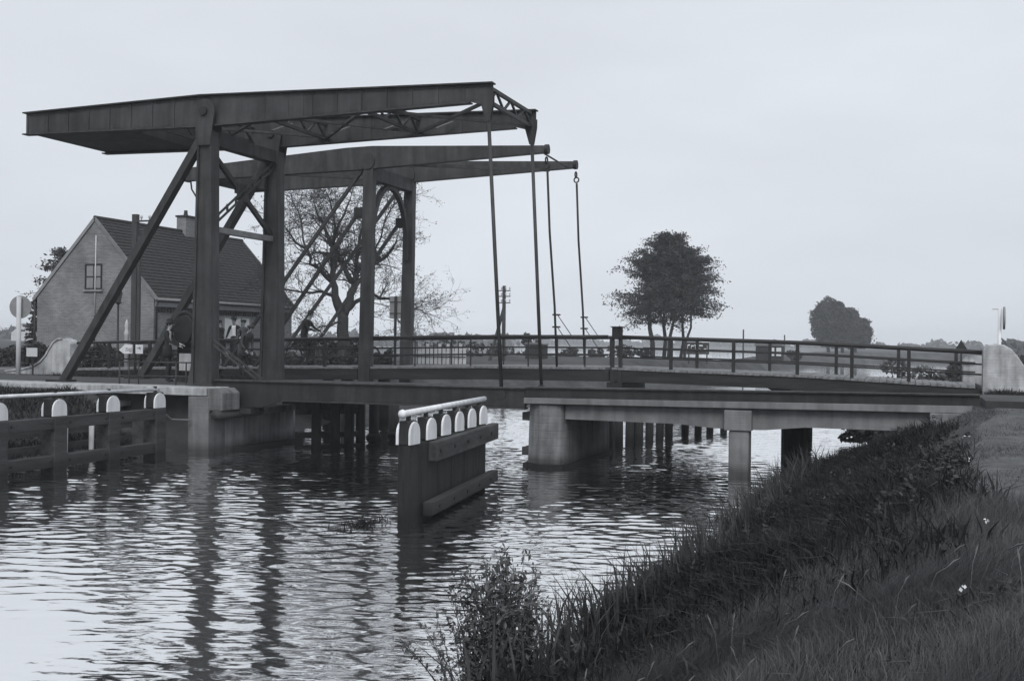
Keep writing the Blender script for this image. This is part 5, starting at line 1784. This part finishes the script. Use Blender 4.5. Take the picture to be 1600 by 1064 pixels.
# far wooded edge: a hazy treeline that reads as one mass
r = np.random.default_rng(5)
P_ = []
for x0, y0, x1, y1, h, n in ((-420, 330, -150, 420, 6, 7000), (-420, 690, 60, 720, 7, 9000), (22, 300, 260, 360, 4.5, 5000)):
    s = r.uniform(0, 1, n)
    hh = h * (0.45 + 0.3 * np.sin(s * 37) * np.sin(s * 91 + 1) + 0.25 * np.sin(s * 160))
    P_.append(np.column_stack([x0 + (x1 - x0) * s + r.normal(0, 2, n), y0 + (y1 - y0) * s + r.normal(0, 4, n), 1.2 + np.abs(hh) * r.uniform(0, 1, n)]))
tl = leaf_mesh('treeline', np.concatenate(P_), 1.5, 'leaf_dark', None, 0.2, 1.5, 8)
tl['kind'] = 'stuff'
tl['label'] = 'hazy far treeline along the horizon'

# ------------------------------------------------------------------ grass, weeds and reeds on the near bank
def blades(name, base, length, width, lean_dir, lean_amt, m, seed, curl=0.5):
    """real grass: each blade two bent segments tapering to a point"""
    r = np.random.default_rng(seed)
    n = len(base)
    an = r.uniform(0, 2 * pi, n)
    wv = np.column_stack([np.cos(an), np.sin(an), np.zeros(n)]) * (width * r.uniform(0.6, 1.2, n))[:, None]
    ld = np.column_stack([np.cos(lean_dir), np.sin(lean_dir), np.zeros(n)])
    up = np.array([0, 0, 1.0])
    p1 = base + up * (length * 0.5)[:, None] + ld * (length * 0.5 * lean_amt)[:, None]
    p2 = p1 + up * (length * 0.5 * (1 - curl * lean_amt))[:, None] + ld * (length * 0.5 * lean_amt * 2.2)[:, None]
    V = np.stack([base - wv / 2, base + wv / 2, p1 - wv * 0.4, p1 + wv * 0.4, p2], axis=1).reshape(-1, 3)
    idx = np.arange(n)[:, None] * 5
    quad = np.concatenate([idx, idx + 1, idx + 3, idx + 2], axis=1)
    tri = np.concatenate([idx + 2, idx + 3, idx + 4], axis=1)
    me = bpy.data.meshes.new(name)
    me.vertices.add(5 * n)
    me.vertices.foreach_set('co', V.ravel())
    loops = np.concatenate([quad.ravel(), tri.ravel()]).astype(np.int32)
    me.loops.add(len(loops))
    me.loops.foreach_set('vertex_index', loops)
    me.polygons.add(2 * n)
    me.polygons.foreach_set('loop_start', np.concatenate([np.arange(n) * 4, 4 * n + np.arange(n) * 3]).astype(np.int32))
    me.update(calc_edges=True)
    at = me.attributes.new('shade', 'FLOAT', 'POINT')
    at.data.foreach_set('value', np.repeat(np.clip(r.beta(2, 3, n), 0, 1), 5).astype(np.float32))
    me.materials.append(M[m])
    o = bpy.data.objects.new(name, me)
    put(o, None, (0, 0, 0))
    return o

hg = np.vectorize(hgt)
reg = np.vectorize(lambda y: interp(y, R_EDGE))
def scatter(n, y0, y1, xmax, seed, xmin=0.0):
    r = np.random.default_rng(seed)
    y = r.uniform(y0, y1, n)
    e = reg(y)
    x = e + xmin + r.uniform(0, 1, n) * (xmax - e - xmin)
    ok = ~((x > 0.2) & (y > 26.0) & (y < 30.8)) & ~((x > 1.2) & (y > 34.2) & (y < 38.6))
    x, y = x[ok], y[ok]
    return np.column_stack([x, y, hg(x, y) - 0.02])
def patch(b, s, ph):
    return 0.5 + 0.25 * np.sin(b[:, 0] * s + ph) * np.cos(b[:, 1] * s * 0.8 + 2 * ph) + 0.25 * np.sin(b[:, 0] * s * 2.3 - b[:, 1] * s * 1.7 + ph)

# foreground: tall seeding grass
b = np.concatenate([scatter(110000, 3.2, 9.5, 2.6, 1), scatter(26000, 9.5, 12, 2.6, 2)])
pa = patch(b, 1.3, 0.4)
L = (0.10 + 0.17 * pa) * RNG.uniform(0.55, 1.25, len(b))
o = blades('grass', b, L, np.full(len(b), 0.0058), RNG.normal(0.6, 1.3, len(b)), np.clip(RNG.normal(0.3, 0.2, len(b)), 0, 0.8), 'grass', 1)
o['kind'] = 'stuff'
o['label'] = 'tall pale seeding grass in the right foreground'
# worn strip beaten along the top of the bank
pth = []
for k in range(45):
    y = 3 + k * 0.7
    x0 = interp(y, [(3, 0.9), (9, 0.45), (12, 0.5), (18, 0.65), (26, 1.5), (34, 3.2)]) + 0.12 * sin(y * 1.3)
    pth.append((x0, y, x0 + 1.2 + 0.15 * sin(y * 0.8 + 1), y, 0))
pm = MB()
for a, b_, c, d, _ in pth:
    for i in range(7):
        x = lerp(a, c, i / 6)
        pm.v.append((x, b_, hgt(x, b_) + (0.02 if 0 < i < 6 else -0.05)))
pm.f = [(j * 7 + i, j * 7 + i + 1, (j + 1) * 7 + i + 1, (j + 1) * 7 + i) for j in range(len(pth) - 1) for i in range(6)]
me = mesh_of('path', pm, smooth=True)
me.materials.append(M['worn'])
po = bpy.data.objects.new('path', me)
put(po, None, (0, 0, 0))
po['kind'] = 'structure'
M['turf'] = blade_mat('pale_turf', 0.055, 0.20)
# broad leaves mixed into the foreground grass
b = scatter(5000, 3.2, 10, 2.4, 14)
b = b[patch(b, 2.1, 0.9) > 0.5]
L = RNG.uniform(0.06, 0.2, len(b))
o = blades('weeds', b, L, RNG.uniform(0.015, 0.04, len(b)), RNG.uniform(0, 2 * pi, len(b)), np.clip(RNG.normal(0.8, 0.3, len(b)), 0, 1.4), 'reed', 13, 0.9)
o['kind'] = 'stuff'
o['label'] = 'broad leaves scattered through the foreground grass'
# short pale turf along the top of the bank
b = scatter(75000, 6, 34, 5.0, 3, 2.5)
L = (0.03 + 0.08 * patch(b, 1.1, 1.2)) * RNG.uniform(0.6, 1.3, len(b))
o = blades('grass', b, L, np.full(len(b), 0.014), RNG.uniform(0, 2 * pi, len(b)), np.clip(RNG.normal(0.4, 0.25, len(b)), 0, 1), 'turf', 2)
o['kind'] = 'stuff'
o['label'] = 'short pale turf along the top of the right bank'
# dark broad-leaved weeds over the slope
b = scatter(90000, 8.5, 27.0, 1.2, 4)
keep = RNG.uniform(0, 1, len(b)) < (1 - np.clip((b[:, 0] + 0.7 + 0.5 * np.sin(b[:, 1] * 1.9) * np.sin(b[:, 1] * 0.7)) / 1.4, 0, 1)) * np.clip((b[:, 1] - 7.8) / 3.0, 0, 1)
b = b[keep]
L = (0.12 + 0.26 * patch(b, 1.7, 2.1)) * RNG.uniform(0.5, 1.4, len(b))
o = blades('weeds', b, L, RNG.uniform(0.014, 0.045, len(b)), RNG.uniform(0, 2 * pi, len(b)), np.clip(RNG.normal(0.45, 0.35, len(b)), 0, 1.3), 'weeds', 3, 0.9)
o['kind'] = 'stuff'
o['label'] = 'dark broad leaved weeds covering the bank slope'
# docks, nettles and thistles standing out of the weeds
rw = random.Random(77)
pt = []
for k in range(70):
    y = rw.uniform(12.0, 26)
    x = interp(y, R_EDGE) + rw.uniform(0.3, 3.6)
    z0 = hgt(x, y)
    hh = rw.uniform(0.14, 0.42)
    for i in range(int(16 + 50 * hh)):
        f = rw.random()
        pt.append((x + rw.gauss(0, 0.09 * (1.15 - f)), y + rw.gauss(0, 0.09 * (1.15 - f)), z0 + 0.05 + hh * f))
wc = leaf_mesh('weed_clumps', pt, 0.038, 'leaf_dark', None, 0.5, 1.9, 15)
wc['kind'] = 'stuff'
wc['label'] = 'docks and nettles standing among the bank weeds'
# other banks, coarser
bl = []
for n, x0, x1, y0, y1 in ((16000, -21.5, -18.7, 10, 25), (9000, -1.6, 4, 38.5, 58), (7000, -28, -20, 31.0, 34.4), (9000, 2, 7, 31, 34.4)):
    x, y = RNG.uniform(x0, x1, n), RNG.uniform(y0, y1, n)
    z = hg(x, y)
    k = z > 0.02
    bl.append(np.column_stack([x[k], y[k], z[k] - 0.02]))
b = np.concatenate(bl)
L = (0.10 + 0.2 * patch(b, 1.9, 0.3)) * RNG.uniform(0.6, 1.3, len(b))
o = blades('grass', b, L, np.full(len(b), 0.025), RNG.uniform(0, 2 * pi, len(b)), np.clip(RNG.normal(0.5, 0.3, len(b)), 0, 1.2), 'weeds', 4)
o['kind'] = 'stuff'
o['label'] = 'rough dark grass on the other banks'
# reeds along the waterline
n = 2600
y = RNG.uniform(0, 1, n) ** 0.9 * 19 + 8.6
cl = 0.5 + 0.5 * np.sin(y * 2.9 + 0.6) * np.sin(y * 1.37)
keep = RNG.uniform(0, 1, n) < 0.3 + 0.7 * cl
y = y[keep]
x = reg(y) + RNG.normal(0.12, 0.22, len(y))
b = np.column_stack([x, y, np.maximum(hg(x, y), -0.25)])
L = (0.42 + 0.32 * (0.5 + 0.5 * np.sin(y * 2.9 + 0.6))) * RNG.uniform(0.55, 1.2, len(y))
o = blades('reeds', b, L, np.full(len(y), 0.028), RNG.normal(2.6, 1.3, len(y)), np.clip(RNG.normal(0.22, 0.18, len(y)), 0, 0.8), 'reed', 5)
o['kind'] = 'stuff'
o['label'] = 'dark sword-leaved reeds along the right waterline'
# seed heads over the foreground grass
b = scatter(110, 3.4, 9.5, 2.4, 9)
mb = MB()
for x, y, z in b:
    h = random.uniform(0.2, 0.36)
    dx, dy = random.gauss(0.06, 0.07), random.gauss(0, 0.07)
    mb.tube([(x, y, z), (x + dx * .5, y + dy * .5, z + h * .8), (x + dx, y + dy, z + h)], 0.0016, 3, False)
    mb.tube([(x + dx, y + dy, z + h), (x + dx * 1.2, y + dy * 1.2, z + h + 0.03), (x + dx * 1.5, y + dy * 1.5, z + h + 0.055)], [0.003, 0.0065, 0.002], 4, False)
me = mesh_of('seed_heads', mb)
me.materials.append(mat('seed_head', 0.12, 0.8, 0.25, 5, 0))
o = bpy.data.objects.new('seed_heads', me)
put(o, None, (0, 0, 0))
o['kind'] = 'stuff'
o['label'] = 'feathery seed heads above the foreground grass'
# white blossoms dotted through the bank
rw = random.Random(4)
pt = []
for cx, cy, k, s in ((-0.56, 19.3, 8, 0.2), (0.89, 20.5, 4, 0.08), (0.58, 9.84, 2, 0.03), (0.34, 7.43, 1, 0.03), (-1.3, 12.9, 2, 0.25), (0.9, 16.5, 2, 0.3), (-0.8, 17, 2, 0.6)):
    for _ in range(k):
        x, y = cx + rw.gauss(0, s), cy + rw.gauss(0, s)
        z = hgt(x, y) + rw.uniform(0.1, 0.2)
        for _ in range(5):
            pt.append((x + rw.gauss(0, 0.012), y + rw.gauss(0, 0.012), z + rw.gauss(0, 0.01)))
fl = leaf_mesh('blossoms', pt, 0.012, 'petal', None, 0, 1.2, 12)
fl['kind'] = 'stuff'
fl['label'] = 'white blossoms dotted among the bank weeds'

# the loose shrub standing in the near waterline
ws = thing('willow_shrub', 'loose leafy willow shrub at the near waterline in the foreground', 'shrub', (-3.45, 9.55, -0.1))
rw = random.Random(31)
mb, lp, ld = MB(), [], []
for k in range(150):
    bx_, by_ = -3.45 + max(-0.42, min(0.42, rw.gauss(0, 0.19))), 9.55 + rw.gauss(0, 0.2)
    h = rw.uniform(0.45, 1.3) * (1 - 0.5 * min(1, abs(bx_ + 3.45) / 0.45))
    lx, ly = (bx_ + 3.45) * 0.6 + rw.gauss(0, 0.10), rw.gauss(0, 0.12)
    pts = [Vector((bx_, by_, -0.15))]
    for i in range(1, 7):
        f = i / 6
        pts.append(Vector((bx_ + lx * f ** 1.4, by_ + ly * f ** 1.4, -0.15 + (h + 0.15) * f)))
    mb.tube(pts, [0.006 - 0.0007 * i for i in range(7)], 5, False)
    for i in range(int(46 * h) + 8):
        f = rw.uniform(0.18, 1.0)
        q = pts[min(5, int(f * 6))].lerp(pts[min(6, int(f * 6) + 1)], f * 6 - int(f * 6))
        lp.append(tuple(q + Vector((rw.gauss(0, .026), rw.gauss(0, .026), rw.gauss(0.01, .02)))))
part('stems', mb, 'bark', ws, smooth=True)
leaf_mesh('foliage', lp, 0.036, 'leaf_mid', ws, 0.0, 3.0, 32, -0.5)

# a tuft of weed in mid stream
r = np.random.default_rng(9)
k = 260
b = np.column_stack([r.normal(-8.5, 0.16, k), r.normal(16.9, 0.3, k), np.full(k, -0.05)])
o = blades('water_weed', b, r.uniform(0.06, 0.24, k), np.full(k, 0.02), r.uniform(0, 2 * pi, k), np.clip(r.normal(0.5, .3, k), 0, 1.2), 'weeds', 6)
o['label'], o['category'] = 'small tuft of water weed in mid stream left of the guide fender', 'water plant'

# ------------------------------------------------------------------ damp air
def haze_mat(d):
    m = bpy.data.materials.new('haze')
    m.use_nodes = True
    n = m.node_tree
    n.nodes.clear()
    v = n.nodes.new('ShaderNodeVolumePrincipled')
    v.inputs['Color'].default_value = (0.93, 0.96, 1.0, 1)
    v.inputs['Density'].default_value = d
    o = n.nodes.new('ShaderNodeOutputMaterial')
    n.links.new(v.outputs[0], o.inputs['Volume'])
    return m
HAZE = 0.0006
if HAZE:
    mb = MB().box(-1320, 1320, -80, 1320, -2.0, 18.0)
    me = mesh_of('haze', mb)
    me.materials.append(haze_mat(HAZE))
    o = bpy.data.objects.new('haze', me)
    put(o, None, (0, 0, 0))
    o['kind'] = 'stuff'
    o['label'] = 'thin damp haze over the fields'
